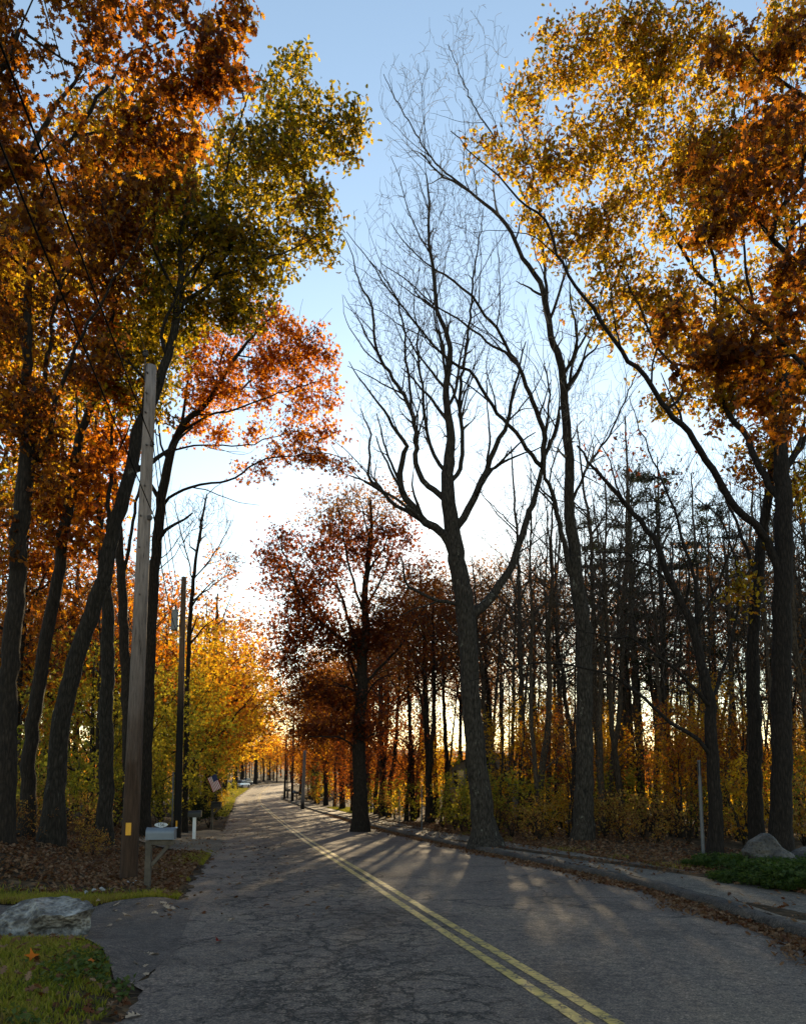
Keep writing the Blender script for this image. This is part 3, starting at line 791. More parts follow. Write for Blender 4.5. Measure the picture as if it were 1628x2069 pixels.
def central_tree():
    D = 22.3
    t = start(D, [(981, 1699, 60), (977, 1665, 47), (966, 1560, 42), (957, 1480, 40), (950, 1400, 38), (945, 1300, 38), (938, 1220, 40), (925, 1150, 37),
                  (915, 1080, 34), (905, 1000, 29), (904, 940, 24), (911, 889, 19), (902, 822, 15), (902, 771, 13), (909, 726, 12), (905, 682, 10), (883, 627, 9), (876, 553, 8), (865, 479, 6), (868, 424, 5), (861, 354, 3)], free=.55)
    add(t, D, [(925, 1140), (895, 1080), (861, 1055), (832, 1025), (811, 992), (808, 955), (815, 915), (821, 903), (802, 874), (784, 841), (762, 811), (725, 763), (705, 730)], 25, 3, -1.5)
    add(t, D, [(870, 1060), (835, 1040), (802, 1021), (762, 984), (745, 959), (744, 922), (747, 874), (735, 845), (728, 825)], 13, 4, 1.5)
    add(t, D, [(900, 1015), (878, 990), (854, 973), (839, 933), (841, 889), (835, 844), (815, 800), (802, 778), (769, 726), (757, 690), (751, 620), (736, 590), (721, 564), (714, 516), (690, 470)], 17, 3, 2.0)
    add(t, D, [(835, 844), (828, 785), (821, 726), (817, 660), (798, 594), (770, 555), (747, 527)], 8, 3, -.6, d0=1)
    add(t, D, [(899, 950), (876, 918), (861, 874), (857, 822), (850, 756), (843, 697), (846, 667), (835, 610), (848, 540)], 11, 3, -2.0)
    add(t, D, [(906, 975), (924, 960), (935, 918), (931, 852), (931, 778), (940, 704), (953, 612), (957, 550), (968, 483), (975, 420)], 14, 3, 1.6)
    add(t, D, [(931, 860), (920, 800), (905, 760), (895, 700), (880, 640), (893, 560), (910, 480)], 8, 2.5, 2.6)
    add(t, D, [(922, 1070), (946, 1029), (968, 984), (983, 951), (1009, 885), (1027, 852), (1038, 793), (1049, 741), (1062, 690)], 22, 6, -1.0)
    add(t, D, [(983, 951), (1010, 938), (1027, 929), (1060, 916), (1093, 903)], 9, 5, -1.2)
    # low right fork and the long crossing limbs that lean back over the road
    add(t, D, [(945, 1262), (962, 1240), (987, 1211), (1024, 1160), (1054, 1078), (1080, 1005), (1096, 944)], 30, 20, 1.2, free=.8)
    add(t, D, [(1096, 944), (1082, 933), (1054, 890), (1027, 859), (994, 822), (961, 763), (931, 741), (894, 715), (850, 667), (820, 625), (791, 594), (758, 545), (736, 512), (700, 468)], 13, 3, -3.0, d0=1.2)
    add(t, D, [(1098, 930), (1097, 870), (1082, 826), (1065, 780), (1049, 741), (1031, 715), (1005, 667), (953, 601), (898, 557), (870, 538), (824, 498), (790, 450)], 15, 3, -2.4, d0=1.2)
    add(t, D, [(1045, 760), (1036, 728), (1018, 712), (994, 700), (953, 667), (910, 636), (868, 608), (820, 564), (769, 531)], 9, 3, -1.5, d0=0)
    add(t, D, [(1098, 925), (1118, 880), (1132, 830), (1137, 780)], 12, 8, 1.5, d0=1.2)
    add(t, D, [(943, 1228), (915, 1219), (886, 1212), (840, 1195), (818, 1170), (815, 1140), (808, 1122)], 12, 5, -1.4)
    add(t, D, [(938, 1310), (915, 1275), (895, 1250)], 7, 4, 1)
    t.sprout(85, (1.2, 3.0), .6, .5, 5, 1)
    A = blobs(D, [(790, 660, 90, 130), (760, 820, 55, 90), (860, 620, 110, 150), (880, 480, 110, 130), (960, 560, 90, 130), (1000, 700, 80, 110), (830, 420, 90, 90), (740, 560, 50, 90), (770, 930, 60, 60), (1040, 800, 70, 90), (880, 780, 90, 90), (760, 460, 60, 60), (930, 400, 80, 60)], 12, -.95, 3)
    A2 = blobs(D, [(900, 560, 190, 230), (790, 800, 80, 130), (860, 850, 130, 110), (960, 870, 110, 90), (780, 900, 60, 70), (1000, 760, 90, 110), (880, 720, 110, 90)], 4.5, -.95, 4)
    t.grow(np.concatenate([A, A2]), bf=.16, kang=.8, rtip=.0062, pexp=.5, up=.22, jit=.012)
    t.build('bare_maple_tree', 'big bare many-limbed tree with flared trunk standing at the kerb', bark='bark_glare', twig='twig', group=None)
central_tree()

def ash_tree():
    D = 23.5
    t = start(D, [(1176, 1700, 44), (1180, 1560, 36), (1181, 1400, 33), (1180, 1300, 33), (1174, 1235, 32), (1164, 1180, 30), (1157, 1090, 25), (1149, 1023, 22), (1150, 930, 20), (1143, 855, 19), (1139, 793, 17), (1131, 726, 16),
                  (1113, 682, 14), (1102, 616, 13), (1090, 568, 11), (1056, 520, 9), (1020, 453, 8), (964, 398, 6), (898, 357, 4), (850, 310, 3)], free=.5)
    add(t, D, [(1166, 1190), (1150, 1150), (1135, 1078), (1120, 1020), (1109, 979), (1098, 950), (1102, 880), (1110, 800), (1100, 740)], 17, 6, -1.4)
    add(t, D, [(1139, 800), (1149, 778), (1160, 719), (1189, 667), (1215, 600), (1225, 540)], 10, 4, 1.5)
    add(t, D, [(1104, 690), (1104, 590), (1093, 464), (1086, 391), (1071, 332), (1042, 236), (1010, 160)], 10, 3, 2)
    add(t, D, [(1140, 790), (1175, 735), (1210, 690), (1240, 650)], 8, 4, -2)
    add(t, D, [(1086, 500), (1060, 400), (1010, 300), (960, 220), (930, 150), (905, 90)], 7, 3, 3)
    add(t, D, [(940, 385), (880, 330), (840, 270), (800, 200), (775, 150)], 6, 3, 3)
    add(t, D, [(1147, 1020), (1190, 940), (1230, 880), (1265, 800), (1290, 740)], 8, 4, 2)
    t.sprout(50, (1.2, 3.2), .7, .5, 6, 2)
    A = blobs(D, [(830, 180, 75, 90), (910, 110, 80, 100), (990, 90, 60, 90), (850, 300, 90, 80), (960, 250, 90, 100), (1060, 260, 70, 120), (1100, 420, 60, 110), (980, 380, 80, 60), (1130, 600, 70, 110)], 6.5, -.95, 5)
    A2 = blobs(D, [(1210, 800, 90, 120), (1250, 900, 80, 110), (1170, 680, 70, 90), (1140, 760, 90, 190), (1100, 860, 70, 90), (1230, 600, 60, 80)], 5, -.95, 6)
    t.grow(np.concatenate([A, A2]), bf=.16, kang=.8, rtip=.0065, pexp=.5, up=.3, jit=.012)
    t.build('bare_ash_tree', 'tall slim bare tree with pale twig tops, behind the kerb tree', bark='bark_glare', twig='twig_pale')
ash_tree()

def right_oak():
    D = 18.5
    t = start(D, [(1577, 1712, 44), (1577, 1600, 40), (1577, 1400, 38), (1580, 1250, 37), (1582, 1100, 36), (1582, 1003, 34), (1576, 940, 30), (1576, 878, 26), (1586, 800, 22), (1578, 657, 17), (1590, 541, 13), (1600, 420, 9), (1590, 300, 6), (1600, 180, 4)], free=.45)
    add(t, D, [(1580, 1180), (1556, 1110), (1538, 1077), (1488, 1030), (1457, 976), (1423, 928), (1403, 891), (1362, 844), (1335, 813), (1316, 777), (1270, 727), (1228, 673), (1197, 622), (1162, 576), (1123, 510), (1101, 442), (1045, 405), (1009, 354), (957, 317), (910, 265)], 22, 4, -2.5)
    add(t, D, [(1578, 1030), (1552, 979), (1525, 929), (1498, 868), (1470, 834), (1450, 760), (1456, 650), (1456, 580), (1428, 483), (1413, 437), (1378, 328), (1360, 230), (1350, 120)], 20, 5, 2.0)
    add(t, D, [(1462, 620), (1400, 540), (1347, 452), (1324, 398), (1301, 336), (1270, 270), (1243, 232), (1200, 150), (1160, 90)], 11, 3, 1.0, d0=1.3)
    add(t, D, [(1350, 830), (1385, 775), (1320, 690), (1290, 620), (1250, 540), (1215, 460), (1190, 400)], 9, 3, 2.0, d0=-.8)
    add(t, D, [(1578, 960), (1558, 860), (1540, 740), (1520, 620), (1500, 480), (1490, 330), (1480, 200)], 14, 4, -2.2)
    add(t, D, [(1582, 960), (1620, 900), (1650, 820), (1690, 700)], 14, 5, 1)
    add(t, D, [(1430, 480), (1480, 380), (1500, 250), (1510, 120)], 8, 3, -1, d0=1.5)
    B = [(1250, 250, 120, 150), (1150, 120, 100, 90), (1120, 330, 110, 90), (1000, 310, 80, 45), (1060, 200, 60, 70), (1280, 470, 120, 120), (1170, 570, 75, 85), (1400, 420, 120, 160), (1380, 640, 130, 100),
         (1500, 250, 130, 190), (1550, 550, 100, 170), (1480, 770, 120, 65), (1350, 90, 140, 100), (1590, 60, 90, 90), (1600, 820, 60, 80), (1530, 890, 70, 50), (1090, 440, 60, 50), (1260, 60, 90, 60), (1495, 1190, 38, 60), (1330, 820, 50, 40), (1225, 660, 50, 60), (1620, 1000, 60, 70), (1340, 640, 110, 75), (1470, 700, 120, 90), (1290, 740, 50, 50), (1590, 720, 70, 110), (1420, 800, 90, 50), (1400, 560, 110, 80), (1290, 130, 80, 60), (1340, 200, 90, 80), (1240, 560, 110, 65), (1330, 530, 90, 65), (1395, 225, 70, 65), (1180, 460, 60, 55), (1120, 520, 40, 40), (1420, 300, 80, 70), (1600, 250, 60, 120)]
    t.sprout(45, (1.2, 2.8), .4, .5, 6, 3)
    A = blobs(D, B, 4.6, -1.0, 7, back=.5, squash=.42)
    A = np.concatenate([A, blobs(D, [(1395, 225, 80, 75), (1270, 560, 120, 60), (1180, 480, 70, 55), (1330, 600, 80, 50), (1100, 480, 40, 40)], 3.6, -9, 71, back=.5, squash=.42)])
    t.grow(A, bf=.2, kang=.6, rtip=.006, up=.05)
    t.build('golden_oak_tree', 'large oak with golden and olive leaves rising behind the granite boulder', bark='bark_dark', twig='bark_dark')
    t.leaves(14, .27, .135, 'oak', 'l_gold')
right_oak()

def right_oak_twin():
    D = 19.5
    t = start(D, [(1528, 1715, 32), (1526, 1600, 28), (1523, 1450, 26), (1520, 1330, 24), (1527, 1200, 22), (1540, 1080, 20), (1556, 960, 17), (1565, 860, 14), (1540, 760, 10), (1520, 640, 6)], free=.6)
    add(t, D, [(1530, 1170), (1500, 1090), (1470, 1020), (1440, 960), (1400, 900)], 10, 4, 2)
    A = blobs(D, [(1500, 930, 90, 70), (1430, 900, 70, 60), (1570, 780, 80, 90), (1460, 820, 60, 50)], 6, -.5, 17)
    t.grow(A, bf=.2, kang=.6, rtip=.006)
    t.build('brown_oak_tree', 'dark straight oak trunk close beside the large golden oak', bark='bark_dark', twig='bark_dark')
    t.leaves(9, .25, .14, 'oak', 'l_amber')
right_oak_twin()

def overhang_oak():
    # trunk stands outside the frame to the right; its boughs hang into the picture
    x, y = 8.6, 8.6
    z = float(gz(x, y)); t = Tree((x, y, z)); D = 8.6
    t.limb([(x, y, z - .2), (x - .05, y, z + 2), (x - .2, y, z + 4), (x - .6, y - .1, z + 6.4), (x - .9, y, z + 9), (x - 1.1, y, z + 11.5)], [.24, .2, .18, .15, .1, .05], free=.35)
    add(t, D, [(1800, 1050), (1740, 900), (1680, 800), (1600, 720), (1540, 660), (1480, 600)], 24, 6, -.6)
    add(t, D, [(1790, 760), (1700, 620), (1600, 520), (1520, 440), (1440, 370), (1390, 330)], 20, 6, .4)
    add(t, D, [(1740, 350), (1650, 250), (1560, 150), (1500, 80)], 16, 6, .3)
    A = blobs(D, [(1520, 680, 120, 110), (1590, 760, 80, 90), (1400, 330, 75, 55), (1480, 420, 90, 80), (1420, 470, 60, 55), (1560, 330, 100, 150), (1580, 120, 100, 110), (1610, 560, 60, 130), (1480, 90, 70, 60), (1450, 730, 110, 60), (1560, 850, 60, 60), (1360, 640, 60, 50)], 17, -.8, 8)
    t.grow(A, bf=.2, kang=.6, rtip=.005)
    t.build('overhanging_oak_tree', 'near oak with amber leaves hanging into the picture over the golden oak', bark='bark_dark', twig='bark_dark')
    t.leaves(13, .17, .115, 'oak', 'l_amber')
overhang_oak()

def crooked_tree():
    D = 18.8
    t = start(D, [(1442, 1722, 30), (1445, 1640, 27), (1441, 1560, 25), (1437, 1477, 24), (1433, 1409, 22), (1416, 1341, 19), (1399, 1274, 17), (1369, 1206, 14), (1342, 1145, 13), (1318, 1087, 12), (1278, 1037, 10), (1234, 983, 8), (1200, 949, 6), (1165, 900, 4)], free=.4)
    add(t, D, [(1438, 1410), (1450, 1382), (1477, 1290), (1491, 1206), (1481, 1121), (1450, 1044), (1403, 1003)], 11, 4, 1.5)
    add(t, D, [(1434, 1425), (1410, 1402), (1379, 1365), (1345, 1338), (1301, 1307), (1268, 1290), (1200, 1284), (1150, 1262)], 11, 3, -2.2)
    add(t, D, [(1436, 1520), (1410, 1495), (1369, 1470), (1335, 1443), (1285, 1395), (1240, 1368), (1200, 1355), (1130, 1342), (1050, 1345), (990, 1370), (945, 1378)], 12, 3, -1.6)
    add(t, D, [(1404, 1290), (1403, 1172), (1383, 1111), (1362, 1030), (1335, 969), (1295, 868), (1270, 800)], 11, 3, 1.0)
    add(t, D, [(1372, 1210), (1330, 1160), (1270, 1120), (1200, 1115), (1140, 1125)], 6, 3, -2.5)
    add(t, D, [(1400, 1275), (1440, 1200), (1470, 1130), (1500, 1060), (1540, 990)], 8, 3, -1)
    t.sprout(30, (.8, 2.2), .3, .5, 3, 4)
    A = blobs(D, [(1330, 1020, 110, 110), (1420, 1040, 80, 90), (1250, 930, 70, 80), (1300, 1250, 110, 50), (1200, 1290, 90, 40), (1470, 1150, 50, 90), (1200, 1130, 60, 30)], 5.0, -.8, 9)
    t.grow(A, bf=.16, kang=.7, rtip=.0075, up=.2, jit=.014)
    t.build('crooked_bare_tree', 'dark crooked bare tree beside the steel sign post, low limbs arching out', bark='bark_dark', twig='bark_dark')
    sel = [i for i, q in enumerate(t.tips) if t.P[q][2] > 9.2 and rng.random() < .55]
    t.leaves(5, .22, .11, 'oak', 'l_red', sel=sel)
crooked_tree()

def red_oak():
    D = 34.0
    t = start(D, [(728, 1658, 34), (727, 1600, 28), (725, 1480, 25), (729, 1422, 24), (732, 1378, 22), (733, 1320, 20), (740, 1277, 17), (737, 1219, 14), (741, 1161, 12), (750, 1074, 8), (748, 1010, 5)], free=.35)
    add(t, D, [(733, 1330), (718, 1312), (689, 1291), (642, 1251), (610, 1207), (587, 1155), (573, 1115), (560, 1080)], 12, 4, -2)
    add(t, D, [(733, 1310), (705, 1260), (690, 1200), (660, 1161), (625, 1126), (590, 1074)], 9, 3, 2)
    add(t, D, [(736, 1250), (715, 1180), (700, 1120), (692, 1070), (680, 1010)], 8, 3, -2)
    add(t, D, [(733, 1395), (745, 1374), (773, 1344), (808, 1306), (840, 1254), (862, 1215)], 10, 3, 2)
    add(t, D, [(738, 1240), (765, 1180), (790, 1120), (800, 1070)], 8, 3, 2)
    add(t, D, [(727, 1420), (712, 1395), (690, 1385), (660, 1370)], 7, 3, -3)
    add(t, D, [(727, 1420), (745, 1395), (770, 1370), (800, 1360)], 6, 3, -3)
    add(t, D, [(724, 1510), (690, 1492), (650, 1488), (610, 1490)], 6, 3, -3)
    add(t, D, [(728, 1500), (750, 1485), (775, 1478)], 5, 3, -2)
    t.sprout(30, (1.2, 2.8), .4, .5, 4, 5)
    A = blobs(D, [(610, 1150, 85, 70), (700, 1090, 100, 85), (790, 1120, 85, 75), (680, 1220, 120, 60), (770, 1230, 75, 60), (580, 1080, 40, 38), (545, 1130, 35, 30), (840, 1160, 50, 70), (560, 1110, 45, 40), (540, 1170, 40, 30), (720, 1040, 120, 50), (800, 1090, 70, 60)], 2.1, -1.0, 10, 1.6)
    A = np.concatenate([A, blobs(D, [(650, 1275, 100, 36), (600, 1340, 70, 36), (700, 1310, 60, 36), (765, 1290, 60, 40), (650, 1400, 95, 36), (690, 1478, 95, 22), (640, 1470, 60, 20), (740, 1475, 50, 18), (600, 1230, 70, 45), (580, 1290, 45, 36), (720, 1440, 70, 26), (820, 1340, 40, 24)], 3.2, -1.6, 31, 1.6)])
    A2 = blobs(D, [(690, 1020, 90, 50), (760, 1000, 80, 45), (800, 1040, 60, 50)], 2.2, -1.5, 11, 1.6)
    n1 = len(A)
    t.grow(np.concatenate([A, A2]), bf=.2, kang=.6, rtip=.008, up=.1)
    t.build('red_oak_tree', 'broad oak with dark red leaves at the bend of the road', bark='bark_brown', twig='bark_dark')
    T = np.array(t.tips); hi = t.P[T][:, 2] > at(0, 1060, D)[2]
    t.leaves(10, .5, .22, 'spray', 'l_red', sel=np.where(~hi)[0])
    t.leaves(5, .35, .17, 'spray', 'l_brown', name='foliage', sel=np.where(hi)[0])
red_oak()

# ------------------------------------------------------------------ hero trees, left side
def left_oaks():
    D = 15.0
    t = start(D, [(8, 1640, 46), (14, 1500, 40), (18, 1375, 36), (33, 1191, 34), (40, 1081, 34), (52, 960, 33), (57, 860, 24), (55, 787, 21), (55, 677, 18), (60, 560, 14), (75, 430, 10), (100, 330, 6)], free=.5)
    add(t, D, [(54, 965), (73, 930), (81, 860), (92, 769), (106, 658), (130, 540), (170, 430), (215, 330)], 20, 5, 1.5)
    add(t, D, [(80, 930), (99, 879), (121, 787), (145, 730), (169, 677), (215, 590), (260, 520), (310, 440)], 15, 5, -1.5)
    add(t, D, [(52, 700), (30, 650), (10, 600), (-30, 520)], 10, 5, 1)
    A = blobs(D, [(70, 600, 110, 160), (190, 500, 110, 120), (60, 860, 80, 90), (250, 420, 110, 100), (30, 1080, 50, 90), (160, 700, 90, 100), (-60, 500, 90, 200), (130, 350, 90, 80), (20, 760, 60, 120), (40, 420, 80, 90), (330, 340, 80, 80), (140, 820, 60, 90), (110, 960, 50, 60)], 7.5, -1.1, 12)
    t.grow(A, bf=.2, kang=.6, rtip=.006)
    t.build('amber_oak_tree', 'thick amber-leaved oak with forked trunk, furthest from the road', bark='bark_brown', twig='bark_dark')
    t.leaves(13, .27, .13, 'oak', 'l_amber')

    D = 17.0
    t = start(D, [(56, 1650, 30), (62, 1520, 27), (84, 1356, 26), (99, 1264, 25), (117, 1173, 24), (132, 1062, 22), (147, 971, 21), (158, 897, 18), (180, 831, 15), (205, 740, 12), (225, 650, 9), (250, 560, 6)], free=.55)
    add(t, D, [(133, 1090), (110, 1075), (90, 1060), (72, 1050)], 9, 4, 1)
    add(t, D, [(155, 905), (158, 860), (156, 800), (170, 720), (160, 640)], 9, 4, 1)
    add(t, D, [(128, 1100), (160, 1105), (180, 1120)], 9, 6, 1.5)
    A = blobs(D, [(160, 960, 90, 90), (210, 780, 90, 80), (100, 1030, 60, 70), (180, 650, 80, 90), (230, 880, 60, 60), (150, 1080, 70, 50)], 7, -.95, 13)
    t.grow(A, bf=.2, kang=.6, rtip=.006)
    t.build('slanting_oak_tree', 'slim slanting oak between the thick amber oak and the leaning oak', bark='bark_brown', twig='bark_dark')
    t.leaves(11, .26, .15, 'oak', 'l_orange')

    D = 16.5
    t = start(D, [(104, 1662, 46), (110, 1600, 38), (128, 1450, 36), (154, 1338, 34), (184, 1246, 32), (209, 1173, 31), (228, 1081, 29), (244, 1026, 28), (264, 952, 26), (279, 879, 25), (300, 830, 23), (325, 770, 20), (345, 700, 18), (358, 640, 17), (362, 592, 15), (364, 540, 11), (368, 470, 9), (379, 383, 7), (385, 310, 4)], free=.5)
    add(t, D, [(357, 605), (340, 560), (320, 522), (306, 487), (313, 418), (330, 340), (350, 270)], 10, 4, -1.6)
    add(t, D, [(356, 640), (376, 612), (405, 590), (435, 564), (463, 505), (505, 435), (560, 365), (620, 290), (660, 240)], 13, 4, 1.2)
    add(t, D, [(440, 560), (520, 530), (600, 500), (670, 460)], 8, 3, -.8, d0=.3)
    add(t, D, [(463, 505), (450, 430), (460, 330), (490, 230), (530, 130)], 8, 3, -2, d0=.5)
    add(t, D, [(225, 1095), (220, 1044), (226, 952), (228, 860), (240, 760), (255, 680)], 15, 5, 1.8)
    add(t, D, [(320, 780), (270, 740), (240, 710), (200, 690)], 8, 3, -1.5)
    add(t, D, [(360, 600), (392, 560), (420, 500), (437, 440), (470, 370)], 9, 3, 2)
    t.sprout(40, (1.2, 2.6), .4, .5, 6, 6)
    B = [(430, 470, 140, 130), (550, 330, 140, 110), (650, 245, 95, 70), (640, 430, 65, 70), (390, 610, 120, 80), (510, 560, 100, 70), (250, 780, 110, 75), (560, 190, 80, 70), (690, 300, 60, 40), (580, 490, 80, 60), (330, 560, 90, 80), (480, 640, 90, 45), (330, 380, 90, 90), (665, 500, 35, 40), (600, 120, 40, 40), (300, 700, 100, 60), (720, 250, 30, 40)]
    A = blobs(D, B, 7.8, -1.1, 14, back=.5, squash=.42)
    t.grow(A, bf=.2, kang=.6, rtip=.006)
    t.build('leaning_oak_tree', 'tall leaning oak with olive and gold leaves, its trunk left of the pole', bark='bark_grey', twig='bark_dark')
    t.leaves(14, .27, .135, 'oak', 'l_olive')

    D = 19.5
    t = start(D, [(214, 1640, 30), (215, 1500, 28), (217, 1375, 27), (218, 1250, 25), (212, 1170, 22), (205, 1090, 16), (200, 1000, 13), (197, 900, 10), (200, 800, 7)], free=.5)
    add(t, D, [(205, 1150), (192, 1118), (165, 1100), (148, 1096)], 11, 6, -1)
    A = blobs(D, [(200, 900, 90, 80), (170, 1000, 80, 80), (230, 1010, 50, 60)], 6, -.4, 15)
    t.grow(A, bf=.2, kang=.6, rtip=.006)
    t.build('upright_oak_tree', 'straight upright trunk with orange leaves just behind the leaning oak', bark='bark_grey', twig='bark_dark')
    t.leaves(10, .28, .16, 'oak', 'l_orange')
left_oaks()

def back_oaks():
    D = 23.0
    t = start(D, [(262, 1640, 26), (258, 1450, 22), (250, 1250, 19), (238, 1050, 17), (222, 880, 14), (205, 720, 11), (190, 560, 8), (180, 400, 5)], free=.4)
    add(t, D, [(246, 1180), (280, 1000), (310, 850), (335, 720), (350, 600)], 10, 4, 1)
    add(t, D, [(232, 980), (180, 850), (120, 740), (70, 660)], 9, 4, 1)
    add(t, D, [(215, 800), (260, 640), (300, 520), (330, 420)], 9, 4, -1)
    A = blobs(D, [(80, 700, 120, 110), (200, 600, 130, 110), (300, 700, 110, 90), (330, 520, 110, 100), (120, 480, 120, 100), (250, 400, 120, 90), (120, 850, 110, 80), (-20, 560, 100, 150), (300, 830, 70, 50), (60, 980, 90, 80), (220, 260, 120, 90), (400, 330, 90, 80)], 3.4, -1.1, 61)
    t.grow(A, bf=.2, kang=.6, rtip=.007)
    t.build('rear_oak_tree', 'oak with rust and amber leaves rising behind the leaning oak and the near pole', bark='bark_brown', twig='bark_dark')
    t.leaves(11, .3, .17, 'oak', 'l_gold')
    D = 27.0
    t = start(D, [(-60, 1640, 26), (-50, 1400, 22), (-40, 1150, 19), (-20, 900, 15), (0, 700, 11), (20, 500, 7)], free=.4)
    add(t, D, [(-30, 1000), (30, 880), (80, 800)], 9, 4, 1)
    A = blobs(D, [(-20, 760, 110, 130), (70, 850, 90, 90), (20, 1000, 110, 80), (130, 980, 70, 70), (10, 560, 110, 120), (60, 1130, 90, 60)], 3.2, -1.1, 62)
    t.grow(A, bf=.2, kang=.6, rtip=.007)
    t.build('edge_oak_tree', 'orange-leaved oak at the edge of the picture behind the thick amber oak', bark='bark_brown', twig='bark_dark')
    t.leaves(11, .32, .18, 'oak', 'l_orange')
back_oaks()

def orange_maple():
    D = 24.0
    t = start(D, [(290, 1640, 30), (296, 1500, 27), (302, 1320, 24), (310, 1180, 22), (318, 1090, 21), (326, 1010, 20), (337, 950, 19), (345, 912, 17), (373, 853, 13), (420, 813, 11), (457, 750, 9), (490, 705, 7), (512, 677, 5), (560, 630, 3)], free=.5)
    add(t, D, [(327, 1020), (343, 1007), (384, 985), (428, 976), (475, 967), (520, 934), (580, 922), (650, 915), (700, 925)], 9, 3, -1.0)
    add(t, D, [(346, 915), (391, 901), (435, 899), (500, 900), (560, 880), (620, 870)], 6, 3, 1.5)
    add(t, D, [(370, 865), (376, 794), (384, 747), (400, 700), (420, 650)], 9, 3, 1)
    add(t, D, [(385, 845), (440, 835), (510, 815), (580, 790), (640, 770)], 7, 3, -1)
    add(t, D, [(428, 806), (480, 790), (540, 740), (600, 700), (640, 660)], 7, 3, 2)
    add(t, D, [(340, 940), (325, 900), (322, 850), (330, 790), (345, 740)], 7, 3, -1.5)
    t.sprout(35, (1.2, 2.6), .3, .5, 6, 7)
    B = [(560, 720, 130, 85), (460, 800, 110, 90), (640, 790, 65, 55), (600, 880, 110, 60), (420, 700, 80, 70), (660, 925, 55, 28), (510, 950, 60, 25), (550, 640, 90, 40), (640, 690, 50, 55), (400, 870, 60, 40), (700, 950, 25, 18), (500, 870, 70, 50)]
    A = blobs(D, B, 5.6, -1.0, 16, back=.3, squash=.4)
    t.grow(A, bf=.2, kang=.6, rtip=.006)
    t.build('orange_maple_tree', 'maple with bright orange-red leaves spreading over the road behind the pole', bark='bark_brown', twig='bark_dark')
    t.leaves(14, .27, .155, 'maple', 'l_orange')
orange_maple()

def left_overhang():
    x, y = -7.6, 7.2
    z = float(gz(x, y)); t = Tree((x, y, z)); D = 8.2
    t.limb([(x, y, z - .2), (x, y, z + 2), (x + .1, y + .1, z + 4), (x + .2, y + .3, z + 6), (x + .2, y + .5, z + 8.5), (x + .3, y + .7, z + 11.5)], [.3, .25, .22, .19, .13, .06], free=.4)
    add(t, D, [(-260, 620), (-150, 480), (-60, 400), (0, 362), (52, 327), (80, 275), (115, 216), (150, 167), (175, 120)], 34, 9, .3)
    add(t, D, [(-120, 420), (0, 379), (63, 348), (115, 306), (150, 275), (237, 257), (330, 265), (400, 280)], 20, 4, .8, d0=.2)
    add(t, D, [(-150, 300), (-60, 210), (10, 130), (45, 60), (75, -20)], 26, 8, -.6)
    add(t, D, [(45, 95), (110, 110), (160, 140)], 9, 4, .4, d0=-.4)
    add(t, D, [(150, 275), (200, 200), (260, 110), (330, 80), (420, 30)], 12, 4, 1.5, d0=.5)
    add(t, D, [(-60, 400), (-10, 470), (60, 500), (120, 480)], 12, 4, .8)
    A = blobs(D, [(60, 110, 110, 120), (210, 90, 120, 110), (370, 110, 120, 110), (490, 40, 80, 70), (200, 290, 110, 70), (340, 260, 90, 80), (40, 300, 80, 70), (70, 470, 80, 70), (450, 150, 70, 60), (140, -40, 150, 60), (400, -30, 120, 50), (20, 210, 90, 100), (50, 40, 90, 70), (20, 330, 60, 60)], 26, -.9, 18, 2.6)
    t.grow(A, bf=.2, kang=.6, rtip=.005)
    t.build('rusty_oak_tree', 'near oak with rusty brown leaves and grey boughs hanging in over the wires', bark='bark_grey', twig='bark_dark')
    t.leaves(14, .18, .105, 'oak', 'l_amber')
left_overhang()

def sapling():
    D = 30
    t = start(D, [(374, 1640, 12), (377, 1500, 10), (380, 1350, 9), (389, 1191, 8), (398, 1117, 6), (409, 1044, 5), (418, 1000, 3)], free=.5)
    add(t, D, [(390, 1180), (375, 1110), (360, 1050), (352, 1010)], 4, 2, 1)
    add(t, D, [(392, 1165), (425, 1130), (450, 1090), (468, 1050)], 4, 2, -1)
    add(t, D, [(388, 1215), (420, 1190), (460, 1160), (480, 1130)], 4, 2, 1)
    t.sprout(26, (.8, 1.8), .6, .6, 7, 9, .01)
    A = blobs(D, [(420, 1040, 60, 55), (380, 1060, 40, 60), (445, 1140, 45, 45)], 10, -1.2, 19)
    t.grow(A, bf=.14, kang=.8, rtip=.010, up=.3)
    t.build('bare_sapling', 'slender bare-topped sapling with fine twigs above the transformer', bark='bark_brown', twig='twig')
    sel = [i for i, q in enumerate(t.tips) if t.P[q][2] < at(0, 1110, D)[2]]
    t.leaves(7, .3, .14, 'spray', 'l_orange', sel=sel)
sapling()
